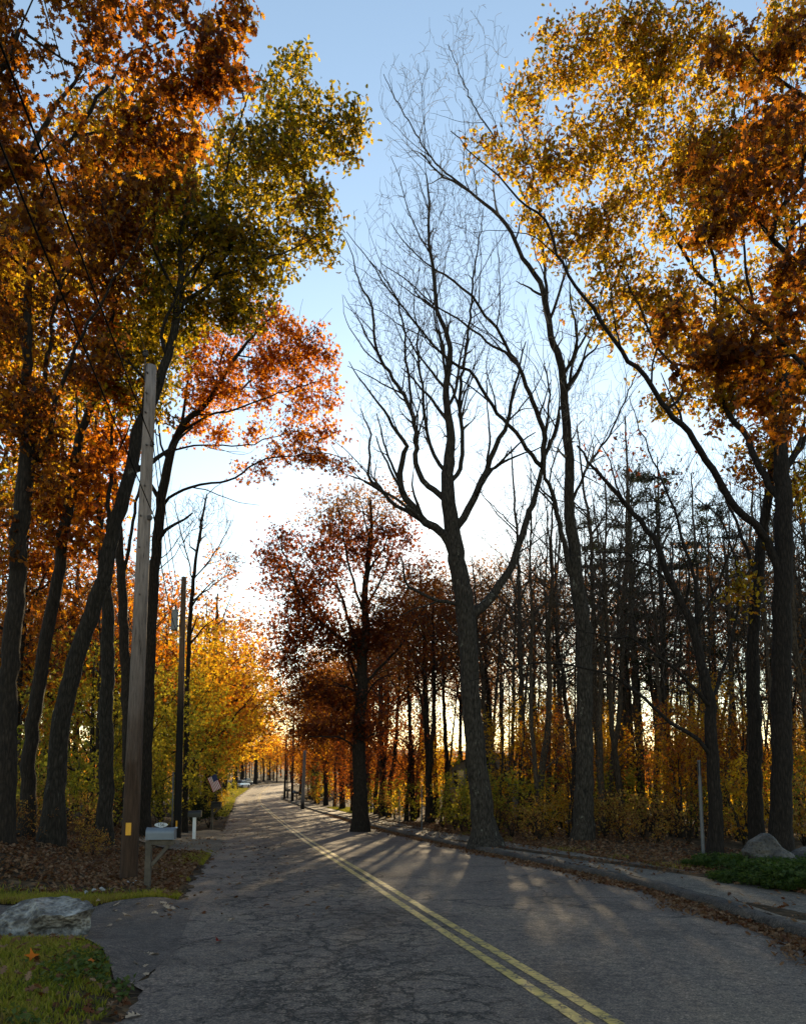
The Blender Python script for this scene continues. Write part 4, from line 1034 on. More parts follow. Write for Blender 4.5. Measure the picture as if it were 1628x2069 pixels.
#--WOODS--
# ------------------------------------------------------------------ woods
def wood_tree(name, seed, h, r, crown, leafmat_=None, per=0, spread=.4, size=.2, kind='spray', natt=420, bark_='bark_brown', twig='twig', up=.2, nl=7, clear=.45, rtip=.006, lean=.03, sel=1.0, low=0):
    """one tree grown at the origin; crown = (radius, bottom share, top share of height)"""
    g = np.random.default_rng(seed)
    t = Tree((0, 0, 0))
    n = 8
    zs = np.linspace(-.2, h * .92, n)
    P = np.c_[np.cumsum(g.normal(0, lean * h / n, n)), np.cumsum(g.normal(0, lean * h / n, n)), zs]; P[:2, :2] = 0
    t.limb(P, r * np.linspace(1.1, .18, n), step=.5, free=clear, jit=.02)
    cr, b, tp = crown
    for k in range(nl):
        zf = g.uniform(max(clear, .42) if low else clear, .8) * h; a = k * 2.4 + g.uniform(-.5, .5)
        p0 = np.array([np.interp(zf, zs, P[:, 0]), np.interp(zf, zs, P[:, 1]), zf])
        ln = cr * g.uniform(.5, .95); rise = g.uniform(.5, 1.5) * ln
        pts = [p0 + np.array([math.cos(a), math.sin(a), 0]) * ln * q + np.array([0, 0, rise * q ** 1.2]) + g.normal(0, .08, 3) * (q > 0) for q in (0, .35, .7, 1)]
        r0 = r * (1 - .8 * zf / h) * .55
        t.limb(pts, [r0, r0 * .7, r0 * .45, r0 * .2], step=.4, free=.2)
    u = g.normal(size=(natt, 3)); u /= np.linalg.norm(u, axis=1)[:, None]; u *= g.uniform(0, 1, natt)[:, None] ** .45
    A = u * np.array([cr, cr, (tp - b) * h / 2]) + np.array([P[-3, 0], P[-3, 1], (tp + b) / 2 * h])
    A = A[clumpy(A, 1.3, -.6, seed)]
    if low:
        z_ = g.uniform(.12, b + .1, low) * h; a_ = g.uniform(0, 6.28, low); z_ = z_ + .4; q_ = g.uniform(.3, 1, low) * cr * .75
        A = np.concatenate([A, np.c_[np.cos(a_) * q_, np.sin(a_) * q_, z_]])
    t.grow(A, bf=.17, kang=.7, rtip=rtip, up=up, jit=.015)
    root = t.build(name, 'x', bark=bark_, twig=twig)
    if leafmat_:
        s = None if sel >= 1 else [i for i in range(len(t.tips)) if g.random() < sel]
        t.leaves(per, spread, size, kind, leafmat_, sel=s)
    return root

def pine_tree(name, seed, h):
    g = np.random.default_rng(seed); t = Tree((0, 0, 0))
    t.limb([(0, 0, -.2), (.05, 0, h * .3), (0, .08, h * .6), (.05, 0, h)], [.2, .16, .11, .02], step=.5, free=.4)
    A = []
    for z in np.arange(h * .38, h * .99, 1.15):
        q = 1 - (z / h - .38) / .62
        for k in range(5):
            a = g.uniform(0, 6.28); ln = (1.0 + 2.6 * q ** .7) * g.uniform(.6, 1.1)
            p = [np.array([math.cos(a) * ln * s, math.sin(a) * ln * s, z + .25 * ln * s ** 2 - .1 * s]) for s in (0, .4, .75, 1)]
            t.limb(p, [.035, .028, .018, .008], step=.3, free=.2)
            for s in np.linspace(.35, 1.05, 9):
                A.append(np.array([math.cos(a), math.sin(a), 0]) * ln * s + np.array([-math.sin(a), math.cos(a), 0]) * g.normal(0, .3) * s + np.array([0, 0, z + .25 * ln * s * s + g.normal(0, .08)]))
    t.grow(np.array(A), bf=.15, kang=.5, rtip=.006, sub=2)
    root = t.build(name, 'x', bark='bark_dark', twig='bark_dark')
    t.leaves(9, .2, .17, 'spray', 'l_pine', flat=1.2)
    return root

PROTO = {}
def proto(key, root, label, cat, group):
    root['label'] = label; root['category'] = cat
    if group: root['group'] = group
    PROTO[key] = root; root['fresh'] = 1
def place(key, x, y, rz, sc, tilt=(0, 0), label=None, group=None):
    r = PROTO[key]
    loc = (x, y, float(gz(x, y)) - .03)
    if r.get('fresh'):
        del r['fresh']
        r.location = loc; r.rotation_euler = (tilt[0], tilt[1], rz); r.scale = (sc,) * 3 if not hasattr(sc, '__len__') else sc
        if label: r['label'] = label
        if group: r['group'] = group
        return r
    return copy_tree(r, loc, rz, sc, label, group, tilt)

GW = 'trees of the wood beyond the sidewalk'
proto('thin', wood_tree('slender_tree', 21, 15, .11, (2.7, .50, 1.0), nl=9, natt=700, clear=.15, low=26, bark_='bark_wood', up=.4), 'slender bare grey trunk among the crowded wood beyond the sidewalk', 'tree', GW)
proto('thin2', wood_tree('slender_tree', 22, 16.5, .14, (3.3, .46, 1.0), natt=850, nl=12, clear=.15, low=30, bark_='bark_wood', up=.4), 'taller bare dark trunk with wide twigs in the wood beyond the sidewalk', 'tree', GW)
proto('thin3', wood_tree('slender_tree', 23, 13, .085, (2.0, .48, 1.0), natt=480, nl=8, clear=.12, low=22, bark_='bark_brown', up=.4), 'thin dark bare sapling trunk in the wood beyond the sidewalk', 'tree', GW)
proto('brown', wood_tree('brown_leaved_tree', 24, 15.5, .15, (3.1, .46, 1.0), 'l_brown', 8, .45, .18, natt=620, clear=.5, bark_='bark_brown'), 'tree still holding dry brown leaves in the wood beyond the sidewalk', 'tree', GW)
proto('redw', wood_tree('red_leaved_tree', 25, 14, .15, (2.9, .5, 1.0), 'l_red', 9, .45, .18, natt=520, clear=.12, low=22, bark_='bark_brown', up=.4), 'tree with dark red leaves in the wood beyond the sidewalk', 'tree', GW)
proto('under', wood_tree('understory_tree', 26, 6.5, .05, (1.9, .25, 1.0), 'l_yellow', 8, .32, .15, natt=260, bark_='bark_dark', clear=.25, rtip=.005), 'small understory tree with yellow leaves in the wood', 'tree', GW)
proto('undero', wood_tree('understory_tree', 27, 6, .05, (1.8, .25, 1.0), 'l_orange', 8, .32, .15, natt=240, bark_='bark_dark', clear=.25, rtip=.005), 'small understory tree with orange leaves in the wood', 'tree', GW)
proto('pine', pine_tree('pine_tree', 28, 17), 'dark pine with layered boughs deep in the wood', 'tree', 'pines in the wood')
proto('thicket', wood_tree('twiggy_sapling', 35, 6.5, .035, (1.6, .08, 1.0), 'l_brown', 2, .25, .10, natt=420, bark_='bark_dark', clear=.08, nl=12, rtip=.005, up=.3), 'twiggy bare sapling in the tangle between the trunks', 'tree', 'saplings between the trunks of the wood')
proto('tall', wood_tree('tall_bare_tree', 37, 21, .17, (3.6, .45, 1.0), natt=1500, nl=14, clear=.4, bark_='bark_wood', rtip=.008, up=.35), 'tall bare tree with a fine twig fan standing between the ash and the oaks', 'tree', 'tall bare trees in front of the wood')
GL = 'maples along the far verge'
proto('maple_o', wood_tree('maple_tree', 31, 11, .16, (3.3, .24, 1.0), 'l_orange', 13, .42, .2, natt=520, bark_='bark_brown', clear=.2, nl=11), 'rounded maple with orange leaves on the verge past the poles', 'tree', GL)
proto('maple_y', wood_tree('maple_tree', 32, 10.5, .15, (3.4, .22, 1.0), 'l_yellow', 14, .42, .2, natt=520, bark_='bark_brown', clear=.2, nl=11), 'bright yellow maple on the verge past the poles', 'tree', GL)
proto('maple_g', wood_tree('maple_tree', 33, 8.5, .13, (3.0, .06, 1.0), 'l_green', 13, .4, .19, natt=480, bark_='bark_dark', clear=.15, nl=11), 'bushy yellow-green tree on the bank past the poles', 'tree', GL)
proto('maple_r', wood_tree('maple_tree', 36, 11, .16, (3.3, .08, 1.0), 'l_red', 13, .42, .2, natt=520, bark_='bark_dark', clear=.2, nl=11), 'low branched tree with dark red leaves behind the short grey pole', 'tree', GL)
proto('maple_b', wood_tree('maple_tree', 34, 12, .18, (3.4, .2, 1.0), 'l_amber', 13, .45, .21, natt=520, bark_='bark_dark', clear=.25, nl=11), 'tall amber-leaved oak in the wood on the bank', 'tree', GL)

def pick(px, D):
    """ground position under a photo column at distance D"""
    return (px - W0 / 2) / F * D * (1.0), D

g = np.random.default_rng(77)
# right-hand wood, jittered over the ground so trunks keep clear of one another
spots = []
tries = 0
while len(spots) < 155 and tries < 9000:
    tries += 1
    D = 25 + 60 * g.random() ** 1.25
    px = g.uniform(590, 1900)
    x = (px - W0 / 2) / F * D
    if x < float(xr(D)) + 3.2: continue
    if any((x - a) ** 2 + (D - b) ** 2 < .75 for a, b in spots): continue
    if 43 < D < 56 and 890 < px < 1010: continue
    if 740 < px < 1050 and D > 40 and g.random() < .55: continue
    if D > 62 and g.random() < .5: continue
    spots.append((x, D))
spots.sort(key=lambda s: s[1])
kinds = ['thin', 'thin2', 'thin3', 'thin', 'thin3', 'thin2', 'brown', 'thin', 'thin3', 'redw']
for i, (x, D) in enumerate(spots):
    px = x / D * F + W0 / 2
    k = kinds[int(g.integers(0, len(kinds)))]
    if px > 1000 and k == 'redw' and g.random() < .6: k = 'thin'
    if 1000 < px < 1300 and D > 40 and g.random() < .4: continue
    if px > 1000 and k in ('brown', 'redw'): k = 'thin2' if g.random() < .7 else k
    if px < 720: k = ['redw', 'brown', 'thin3', 'thin', 'undero'][int(g.integers(0, 5))]
    sc = g.uniform(.75, 1.02) if px < 1250 else g.uniform(.8, 1.1)
    th = g.choice([.55, .7, .85, 1.0, 1.3, 1.7], p=[.15, .2, .25, .2, .12, .08])
    place(k, x, D, g.uniform(0, 6.28), (sc * th ** .6, sc * th ** .6, sc), (g.normal(0, .085), g.normal(0, .085)))
for px, D, k, s in ((800, 44, 'brown', .98), (845, 40, 'redw', 1.0), (880, 52, 'brown', 1.1), (1000, 42, 'brown', 1.0), (1075, 46, 'brown', 1.1), (960, 60, 'brown', .9), (1050, 40, 'brown', .9), (1125, 47, 'brown', 1.0), (1215, 44, 'brown', .98), (1320, 42, 'redw', .95), (1265, 50, 'brown', 1.08), (1390, 47, 'brown', 1.05), (1570, 44, 'brown', 1.05),
                    (1200, 44, 'thin2', 1.0), (780, 60, 'brown', 1.0),  (640, 58, 'redw', 1.1), (660, 66, 'brown', 1.2), (700, 56, 'redw', 1.05), (620, 80, 'redw', 1.1), (600, 95, 'brown', 1.1), (1420, 40, 'brown', 1.0), (1520, 38, 'brown', 1.0), ):
    x, y = pick(px, D); x = max(x, float(xr(y)) + 3); place(k, x, y, g.uniform(0, 6.28), s, (g.normal(0, .03), g.normal(0, .03)))
for px, D, s in ((1290, 36, 1.0), (1345, 33, .92), (1190, 43, 1.0), (1450, 42, 1.05), (1400, 44, .95), (1480, 37, .9), (1230, 50, 1.05), (1600, 42, 1.0), (1120, 52, .95)):
    x, y = pick(px, D); place('pine', x, y, g.uniform(0, 6), s, label=None)
for px, D, s in ((1062, 36, .95), (1212, 32, .92), (1288, 35, 1.0), (1345, 41, 1.05), (1418, 36, .9), (1500, 40, 1.0), (1640, 34, 1.05), (842, 48, .85), (1128, 46, 1.0), (1250, 44, 1.02), (770, 52, .8)):
    x, y = pick(px, D); place('tall', x, y, g.uniform(0, 6.28), s, (g.normal(0, .03), g.normal(0, .03)))
for i in range(60):
    D = 24 + 40 * g.random() ** 1.1; px = g.uniform(740, 1740); x, y = pick(px, D)
    if x < float(xr(y)) + 3.2 or (890 < px < 1000 and 30 < D < 52): continue
    place('thin3', x, y, g.uniform(0, 6), (.5, .5, g.uniform(.5, .85)), (g.normal(0, .07), g.normal(0, .07)))
for i in range(50):
    D = 24 + 34 * g.random() ** 1.2; px = g.uniform(760, 1760); x, y = pick(px, D)
    if x < float(xr(y)) + 3.4 or (890 < px < 1000 and 30 < D < 52): continue
    place('thicket', x, y, g.uniform(0, 6), g.uniform(.6, 1.9), (g.normal(0, .12), g.normal(0, .07)))
for px, D, s in ((865, 41, .95), (905, 44, 1.0), (945, 42, .92), (985, 46, 1.0), (1015, 44, .95), (925, 50, 1.0)):
    x, y = pick(px, D); place('brown', x, y, g.uniform(0, 6.28), s, (g.normal(0, .03), g.normal(0, .03)))
for i in range(64):
    D = g.uniform(24, 56); px = g.uniform(620, 1750) if i % 3 else g.uniform(1050, 1700); x, y = pick(px, D)
    if x < float(xr(y)) + 4: continue
    if 890 < px < 1010: continue
    place('under' if g.random() < .6 else 'undero', x, y, g.uniform(0, 6), g.uniform(.55, 1.1))

# left bank and far verge
GB = 'trees on the bank past the poles'
for px, D, k, s in ((25, 27, 'maple_b', 1.1), (120, 30, 'maple_o', 1.15), (190, 26, 'maple_g', .8), (250, 33, 'maple_o', 1.1), (300, 28, 'maple_g', .75), (330, 38, 'maple_y', 1.0), (60, 38, 'maple_o', 1.3), (160, 42, 'maple_y', 1.25),
                    (20, 45, 'maple_y', 1.3), (380, 36, 'maple_g', .9), (420, 50, 'maple_o', 1.0), (390, 60, 'maple_y', 1.1), (450, 62, 'maple_b', .95), (465, 75, 'maple_y', 1.0), 
                    (462, 66, 'maple_o', (2.0, 2.0, 1.75)), (474, 84, 'maple_b', (2.2, 2.2, 1.85)), (486, 98, 'maple_y', (2.4, 2.4, 1.9)), (446, 56, 'maple_b', (1.7, 1.7, 1.5)), (398, 46, 'maple_y', (1.3, 1.3, 1.2)), (496, 118, 'maple_y', (2.7, 2.7, 2.0)), (500, 140, 'maple_o', (2.9, 2.9, 2.2)), (480, 90, 'maple_o', 1.05), (500, 108, 'maple_y', 1.0), (240, 50, 'maple_b', 1.3), (310, 56, 'maple_o', 1.25), (90, 55, 'maple_b', 1.35), (512, 158, 'maple_y', (2.7, 2.7, 2.0)), (520, 176, 'maple_o', (2.6, 2.6, 1.8)), (535, 190, 'maple_b', 1.3), (548, 205, 'maple_y', 1.2), (590, 215, 'maple_b', 1.3), (612, 200, 'maple_o', 1.2), (500, 175, 'maple_o', 1.1),
                    (-40, 33, 'maple_g', 1.0), (-90, 45, 'maple_o', 1.3), (555, 235, 'maple_b', 1.2), (580, 250, 'maple_o', 1.1), (530, 240, 'maple_y', 1.1), (610, 240, 'maple_b', 1.1), (600, 150, 'maple_o', .7), (612, 125, 'maple_y', .6), (625, 105, 'maple_o', .65), (640, 90, 'maple_g', .6), (570, 270, 'maple_b', 1.3), (545, 285, 'maple_b', 1.3), (640, 130, 'maple_b', 1.2), (665, 110, 'redw', 1.6), (618, 92, 'redw', (1.7, 1.7, 1.35)), (640, 72, 'redw', (1.45, 1.45, 1.1)), (668, 60, 'maple_b', 1.2), (690, 50, 'redw', 1.1), (632, 104, 'maple_o', (1.9, 1.9, 1.5)), (655, 84, 'maple_o', (1.5, 1.5, 1.2)), (690, 72, 'maple_b', 1.35), (600, 118, 'redw', (2.0, 2.0, 1.5)), (650, 66, 'maple_r', (1.2, 1.2, 1.0)), (672, 52, 'maple_r', (1.0, 1.0, .9)), (625, 84, 'maple_r', (1.5, 1.5, 1.1)), (700, 44, 'maple_r', .75)):
    x, y = pick(px, D)
    if px < 560: x = min(x, float(xl(y)) - (1.2 if D < 60 else 2.2)) if D < 190 else x
    elif D < 190: x = max(x, float(xr(y)) + 2.6)
    right = {'redw': 'dark red oak on the kerb side of the far road', 'maple_o': 'rounded orange-leaved tree on the kerb side of the far road', 'maple_y': 'yellow-leaved tree on the kerb side of the far road', 'maple_b': 'tall amber-leaved tree on the kerb side of the far road',
             'maple_g': 'bushy yellow-green tree on the kerb side of the far road', 'maple_r': 'low dark red tree behind the short grey pole on the kerb side'}
    place(k, x, y, g.uniform(0, 6.28), s, (g.normal(0, .03), g.normal(0, .03)), group=GB if px < 560 else 'trees on the kerb side of the far road', label=None if px < 560 else right.get(k))
# bare trunks in the left wood
for i in range(26):
    D = g.uniform(22, 60); px = g.uniform(-80, 420); x, y = pick(px, D)
    if x > float(xl(y)) - 3: continue
    place(['thin', 'brown', 'thin3'][int(g.integers(0, 3))], x, y, g.uniform(0, 6), g.uniform(.7, .95), (g.normal(0, .04), g.normal(0, .04)), group='bare trunks on the bank past the poles',
          label={0: None}.get(1) or ['slender trunk rising among the orange trees on the bank'][0])

# the far wood: one band of crowns too distant to count
def distant_wood():
    C = []; TV, TF, off = [], [], 0
    for i in range(760):
        D = g.uniform(95, 300)
        px = g.uniform(-500, 2300)
        x = (px - W0 / 2) / F * D
        if D < 190 and float(xl(D)) - 8 < x < float(xr(D)) + 6: continue
        if 890 < px < 1000 and D < 60: continue
        h = g.uniform(8, 14) if px < 700 else g.uniform(7, 12)
        if 440 < px < 660: h = g.uniform(10, 15) if D > 190 else min(h, 8)
        if 700 < px < 1300: h = min(h, .06 * D)
        z = float(gz(x, D)); r = g.uniform(2, 3.6)
        n = int(g.uniform(90, 170))
        u = g.normal(size=(n, 3)); u /= np.linalg.norm(u, axis=1)[:, None]; u *= g.uniform(0, 1, n)[:, None] ** .4
        C.append(u * np.array([r, r, h * .47]) + np.array([x, D, z + h * .52]))
        V, Fq = tube_arrays(np.array([(x, D, z - .2), (x + g.normal(0, .3), D, z + h * .5), (x + g.normal(0, .5), D, z + h * .95)]), np.array([.2, .14, .04]), 5)
        TV.append(V); TF.append(Fq + off); off += len(V)
    U = []
    for i in range(620):
        D = g.uniform(48, 140); px = g.uniform(-300, 2100); x = (px - W0 / 2) / F * D
        if float(xl(D)) - 6 < x < float(xr(D)) + 5: continue
        if 890 < px < 1000 and D < 62: continue
        z = float(gz(x, D)); r = g.uniform(1.2, 2.6); n = int(g.uniform(60, 110)); hh = g.uniform(1.2, 3.2)
        u = g.normal(size=(n, 3)); u /= np.linalg.norm(u, axis=1)[:, None]; u *= g.uniform(0, 1, n)[:, None] ** .4
        U.append(u * np.array([r, r, hh * .55]) + np.array([x, D, z + hh * .5]))
    tag(link('distant_undergrowth', leaf_mesh('distant_undergrowth', np.concatenate(U), .34, 'spray'), M['l_yellow']), 'yellow and orange undergrowth deep in the wood', 'undergrowth', kind='stuff')
    C = np.concatenate(C)
    me = leaf_mesh('distant_wood', C, .75, 'spray')
    o = link('distant_wood', me, M['l_amber']); tag(o, 'amber and brown crowns of the far wood', 'wood', kind='stuff')
    V = np.concatenate(TV); Fq = np.concatenate(TF)
    link('wood_trunks', fast_mesh('wood_trunks', V, Fq.ravel(), np.full(len(Fq), 4)), M['bark_dark'], o)['kind'] = 'stuff'
distant_wood()

# ------------------------------------------------------------------ shrubs
def shrub(name, seed, h, r, mat, per=9, size=.1, natt=130, kind='simple', spread=.16):
    gg = np.random.default_rng(seed); t = Tree((0, 0, 0)); t.limb([(0, 0, -.1), (.02, 0, .15), (.03, .02, .3)], [.03, .025, .02], step=.1, free=.2)
    for k in range(6):
        a = k * 1.05 + gg.uniform(-.3, .3); q = r * gg.uniform(.3, .7)
        t.limb([(0, 0, .02), (math.cos(a) * q * .4, math.sin(a) * q * .4, h * .35), (math.cos(a) * q, math.sin(a) * q, h * gg.uniform(.6, .85))], [.018, .013, .007], step=.15, free=.2)
    u = gg.normal(size=(natt, 3)); u /= np.linalg.norm(u, axis=1)[:, None]; u *= gg.uniform(0, 1, natt)[:, None] ** .4
    A = u * np.array([r, r, h * .5]) + np.array([0, 0, h * .55]); A = A[clumpy(A, 2.0, -.7, seed)]
    t.grow(A, bf=.15, kang=.5, rtip=.003, up=.1)
    root = t.build(name, 'x', cat='shrub', bark='bark_brown', twig='bark_brown', flare=False)
    root.children[0].name = 'stem'
    t.leaves(per, spread, size, kind, M and mat)
    return root
GS = 'shrubs along the edge of the wood'
proto('sh_g', shrub('leafy_shrub', 41, 2.4, 1.2, 'l_green', 11, .11), 'yellow-green leafy shrub at the edge of the wood behind the sidewalk', 'shrub', GS)
proto('sh_t', shrub('leafy_shrub', 42, 1.6, 1.1, 'l_tan', 9, .09), 'tan and rust coloured low shrub at the edge of the wood', 'shrub', GS)
proto('sh_y', shrub('leafy_shrub', 43, 2.0, 1.0, 'l_yellow', 8, .10), 'bright yellow shrub at the edge of the wood', 'shrub', GS)
proto('sh_b', shrub('twiggy_shrub', 44, 1.5, 1.0, 'l_brown', 3, .08), 'brown twiggy shrub at the edge of the wood', 'shrub', GS)
for px, D, k, s in ((925, 27, 'sh_g', 1.15), (905, 30, 'sh_g', 1.2), (1075, 27, 'sh_g', .95), (1110, 25, 'sh_y', .75), (1085, 24, 'sh_t', .9), (1140, 25.5, 'sh_y', .8), (1215, 25, 'sh_t', 1.0), (1250, 23.5, 'sh_t', .9), (1290, 24, 'sh_b', 1.0), (1240, 29, 'sh_g', 1.15),
                    (1320, 22.5, 'sh_t', .9), (1345, 26, 'sh_y', .9), (1380, 22, 'sh_b', 1.0), (1490, 21.5, 'sh_y', 1.15), (1500, 25, 'sh_y', 1.3), (1480, 24, 'sh_t', .9), (1420, 25, 'sh_g', .9), (1610, 22, 'sh_t', 1.15), (1660, 21, 'sh_t', 1.2), (1640, 24, 'sh_g', 1.1), (1030, 26, 'sh_b', 1.0),
                    (800, 32, 'sh_g', .95), (770, 34, 'sh_b', 1.2), (840, 31, 'sh_g', .9), (870, 28, 'sh_t', .8), (760, 42, 'sh_g', 1.1), (680, 46, 'sh_t', 1.2), (655, 52, 'sh_g', 1.2), (640, 62, 'sh_b', 1.3), (1180, 28, 'sh_b', 1.1), (960, 33, 'sh_t', 1.2), (1000, 36, 'sh_y', 1.2), (1130, 34, 'sh_g', 1.3), (1300, 34, 'sh_g', 1.3), (1400, 35, 'sh_y', 1.3), (1550, 33, 'sh_y', 1.4),
                    (610, 88, 'sh_y', 1.2), (596, 100, 'sh_t', 1.0), (625, 72, 'sh_b', 1.3)):
    x, y = pick(px, D); x = max(x, float(xr(y)) + 2.3)
    place(k, x, y, g.uniform(0, 6.28), s)
pass
GSL = 'shrubs on the bank behind the poles'
for px, D, k, s in ((20, 20, 'sh_b', 1.2), (70, 22, 'sh_t', 1.0), (150, 23, 'sh_g', 1.1), (200, 22, 'sh_g', .9), (240, 25, 'sh_b', 1.2), (180, 20, 'sh_t', .7), (60, 17, 'sh_t', .55), (120, 16.5, 'sh_b', .55), (30, 15.5, 'sh_b', .5), (290, 27, 'sh_g', 1.0), (330, 29, 'sh_g', 1.2), (110, 27, 'sh_g', 1.3), (400, 38, 'sh_g', 1.0), (455, 52, 'sh_y', .7), (462, 60, 'sh_y', .8), (480, 75, 'sh_y', .7), (490, 90, 'sh_y', .8), (505, 118, 'sh_g', 1.0), (200, 16.5, 'sh_t', .4), (-30, 19, 'sh_g', 1.2)):
    x, y = pick(px, D); x = min(x, float(xl(y)) - 1.2)
    place(k, x, y, g.uniform(0, 6.28), s, group=GSL, label={'sh_g': 'yellow-green shrub on the shaded bank behind the poles', 'sh_t': 'rust coloured low shrub on the bank behind the near pole', 'sh_b': 'brown twiggy shrub on the bank behind the near pole', 'sh_y': 'sunlit yellow shrub on the verge past the mailboxes'}[k])

proto('dark_bush', shrub('round_bush', 45, 1.5, .95, 'l_pine', 26, .10, 220), 'dark rounded bush on the verge behind the third mailbox', 'shrub', None)

x, y = pick(432, 36); place('dark_bush', x - .1, y, .4, (1.1, 1.0, .95))
proto('jun', shrub('juniper_shrub', 46, .55, .95, 'l_juniper', 26, .10, 260, 'spray', .12), 'low green juniper spreading in front of the granite boulder', 'shrub', 'junipers in front of the granite boulder')
for px, py, s in ((1470, 1762, .75), (1545, 1772, .95), (1620, 1790, 1.0), (1690, 1805, 1.1), (1590, 1802, .75), (1500, 1790, .6), (1660, 1770, 1.0), (1420, 1758, .45)):
    p = G(px, py - 9); place('jun', p[0], p[1], g.uniform(0, 6), (s * 1.05, s * .9, s * .62))
#--THINGS--
# ------------------------------------------------------------------ poles, wires, mailboxes
def pole_at(name, label, base, top, r0, r1, mat, group=None):
    base = np.asarray(base, float); top = np.asarray(top, float)
    root = empty(name, base, label, 'utility pole', group)
    m = MB(); t = np.linspace(0, 1, 14)
    pts = [(0, 0, -.3)] + [tuple((top - base) * q) for q in t]
    m.tube(pts, [r0 * 1.02] + [r0 * (1 - q) + r1 * q for q in t], 20)
    o = m.build('shaft', [mat], root, smooth=True)
    for p in o.data.polygons:
        if len(p.vertices) > 4: p.use_smooth = False
    return root, base, top

pb = G(260, 1778); pt = at(306, 740, pb[1] + .05)
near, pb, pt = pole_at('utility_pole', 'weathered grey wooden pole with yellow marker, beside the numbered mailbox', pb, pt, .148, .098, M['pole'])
def on_pole(py):
    """axis point of the near pole at a photo height"""
    q = np.linspace(0, 1, 400); P = pb + (pt - pb) * q[:, None]
    # project
    d = P - np.array([0, 0, EYE]); f = d[:, 1] * CP + d[:, 2] * SP; v = (-d[:, 1] * SP + d[:, 2] * CP) / f
    yy = H0 / 2 + SH - v * F
    return P[int(np.argmin(abs(yy - py)))]
m = MB()
pp = on_pole(1673) - pb
yw = [(pp[0] + a * .045 + .012, pp[1] - .166 + .012 * abs(a) ** 2, pp[2] + b * .105) for b in (-1, 1) for a in (-1, 0, 1)]
m.add(yw + [(a, b + .02, c_) for a, b, c_ in yw], [(0, 1, 4, 3), (1, 2, 5, 4), (6, 9, 10, 7), (7, 10, 11, 8), (0, 3, 9, 6), (2, 8, 11, 5), (3, 4, 10, 9), (4, 5, 11, 10), (0, 6, 7, 1), (1, 7, 8, 2)])
m.build('marker_plate', [M['reflector']], near)
m = MB(); tp = pt - pb
m.tube([tp + (-.085, -.06, -.35), tp + (-.095, -.06, .12), tp + (-.095, -.06, .2)], .013, 8)
for k, rr in enumerate((.045, .055, .04, .05, .03)): m.tube([tp + (-.095, -.06, .16 + k * .026), tp + (-.095, -.06, .185 + k * .026)], rr, 12)
m.build('pin_insulator', [M['iron']], near, smooth=False)
for q in (760, 800, 838, 905, 985, 1046, 1110, 1205):
    p = on_pole(q) - pb; m = MB()
    sx = .02 if q % 2 else -.03
    m.tube([p + (sx, -.09, 0), p + (sx, -.135, 0)], .017, 6); m.build('bolt', [M['iron']], near)
p = on_pole(1048) - pb; m = MB(); m.box(p + (.11, -.06, 0), (.09, .05, .09), bev=.01); m.tube([p + (.1, -.05, 0), p + (.19, -.06, 0)], .012, 6); m.build('cable_clamp', [M['iron']], near)
p = on_pole(900) - pb; m = MB(); m.box(p + (.10, -.06, 0), (.07, .05, .10), bev=.01); m.tube([p + (.1, -.06, 0), p + (.15, -.08, -.02)], .012, 6); m.build('cable_clamp', [M['iron']], near)

D2 = G(358, 1694)[1]
sb = G(358, 1694); st = at(372, 1166, D2)
far_pole, sb, st = pole_at('utility_pole', 'tall dark shaded pole carrying a grey transformer, behind the near pole', sb, st, .135, .085, M['pole_dark'])
def sp_at(py): return at(358 + (372 - 358) * (1694 - py) / 528, py, D2) - sb
m = MB(); c0 = sp_at(1255) + np.array([-.25, -.08, 0])
m.tube([c0 + (0, 0, -.34), c0 + (0, 0, -.32), c0 + (0, 0, .30), c0 + (0, 0, .33)], [.10, .125, .125, .13], 20)
m.tube([c0 + (0, 0, .33), c0 + (0, 0, .36), c0 + (0, 0, .38)], [.135, .135, .07], 20)
tf = m.build('transformer', [M['transformer']], far_pole)
m = MB()
for k, rr in enumerate((.03, .045, .03, .045, .03, .04, .02)): m.tube([c0 + (.02, 0, .38 + k * .025), c0 + (.02, 0, .402 + k * .025)], rr, 10)
m.build('bushing', [M['iron']], tf)
m = MB(); m.box(c0 + (.14, .04, .18), (.1, .05, .05)); m.box(c0 + (.14, .04, -.18), (.1, .05, .05)); m.build('bracket', [M['iron']], far_pole)
m = MB(); p = sp_at(1664); m.box(p + (.012, -.138, 0), (.058, .012, .2), bev=.004); m.build('marker_plate', [M['reflector']], far_pole)
m = MB(); p1, p0 = sp_at(1560), sp_at(1694); m.tube([p0 + (-.17, -.03, 0), p1 + (-.17, -.03, 0)], .026, 10); m.build('conduit', [M['steel']], far_pole, smooth=True)

def cable(name, label, pts, r, mat, sag=.25, group=None, n=26, wig=0.0):
    P = np.array(pts, float); t = np.linspace(0, 1, n)
    Q = P[0] * (1 - t)[:, None] + P[1] * t[:, None]
    Q[:, 2] -= sag * 4 * t * (1 - t)
    if wig: Q += np.random.default_rng(3).normal(0, wig, Q.shape) * ((t > 0) * (t < 1))[:, None]
    m = MB(); base = Q[0].copy()
    m.tube(Q - base, r, 6)
    o = m.build(name, [mat], None, tuple(base), smooth=True)
    return tag(o, label, 'power line', group)
def back(px, py, Dn, P1, ext):
    """run on from the pole through the place seen at (px, py), Dn metres off, towards the next pole behind"""
    Q = at(px, py, Dn); return P1 + (Q - P1) * ext
i0 = pt + np.array([-.095, -.06, .24])
cable('power_line', 'thin bare wire running up to the insulator on the pole top', [i0, back(100, 0, 6.9, i0, 4.5)], .006, M['wire_grey'], .25, n=60)
i1 = on_pole(900) + np.array([.13, -.08, -.02])
cable('power_line', 'thick twisted black cable clamped below the pole top', [i1, back(0, 55, 5.6, i1, 4.2)], .012, M['wire'], .16, n=70, wig=.004)
i2 = on_pole(1046) + np.array([.19, -.06, 0])
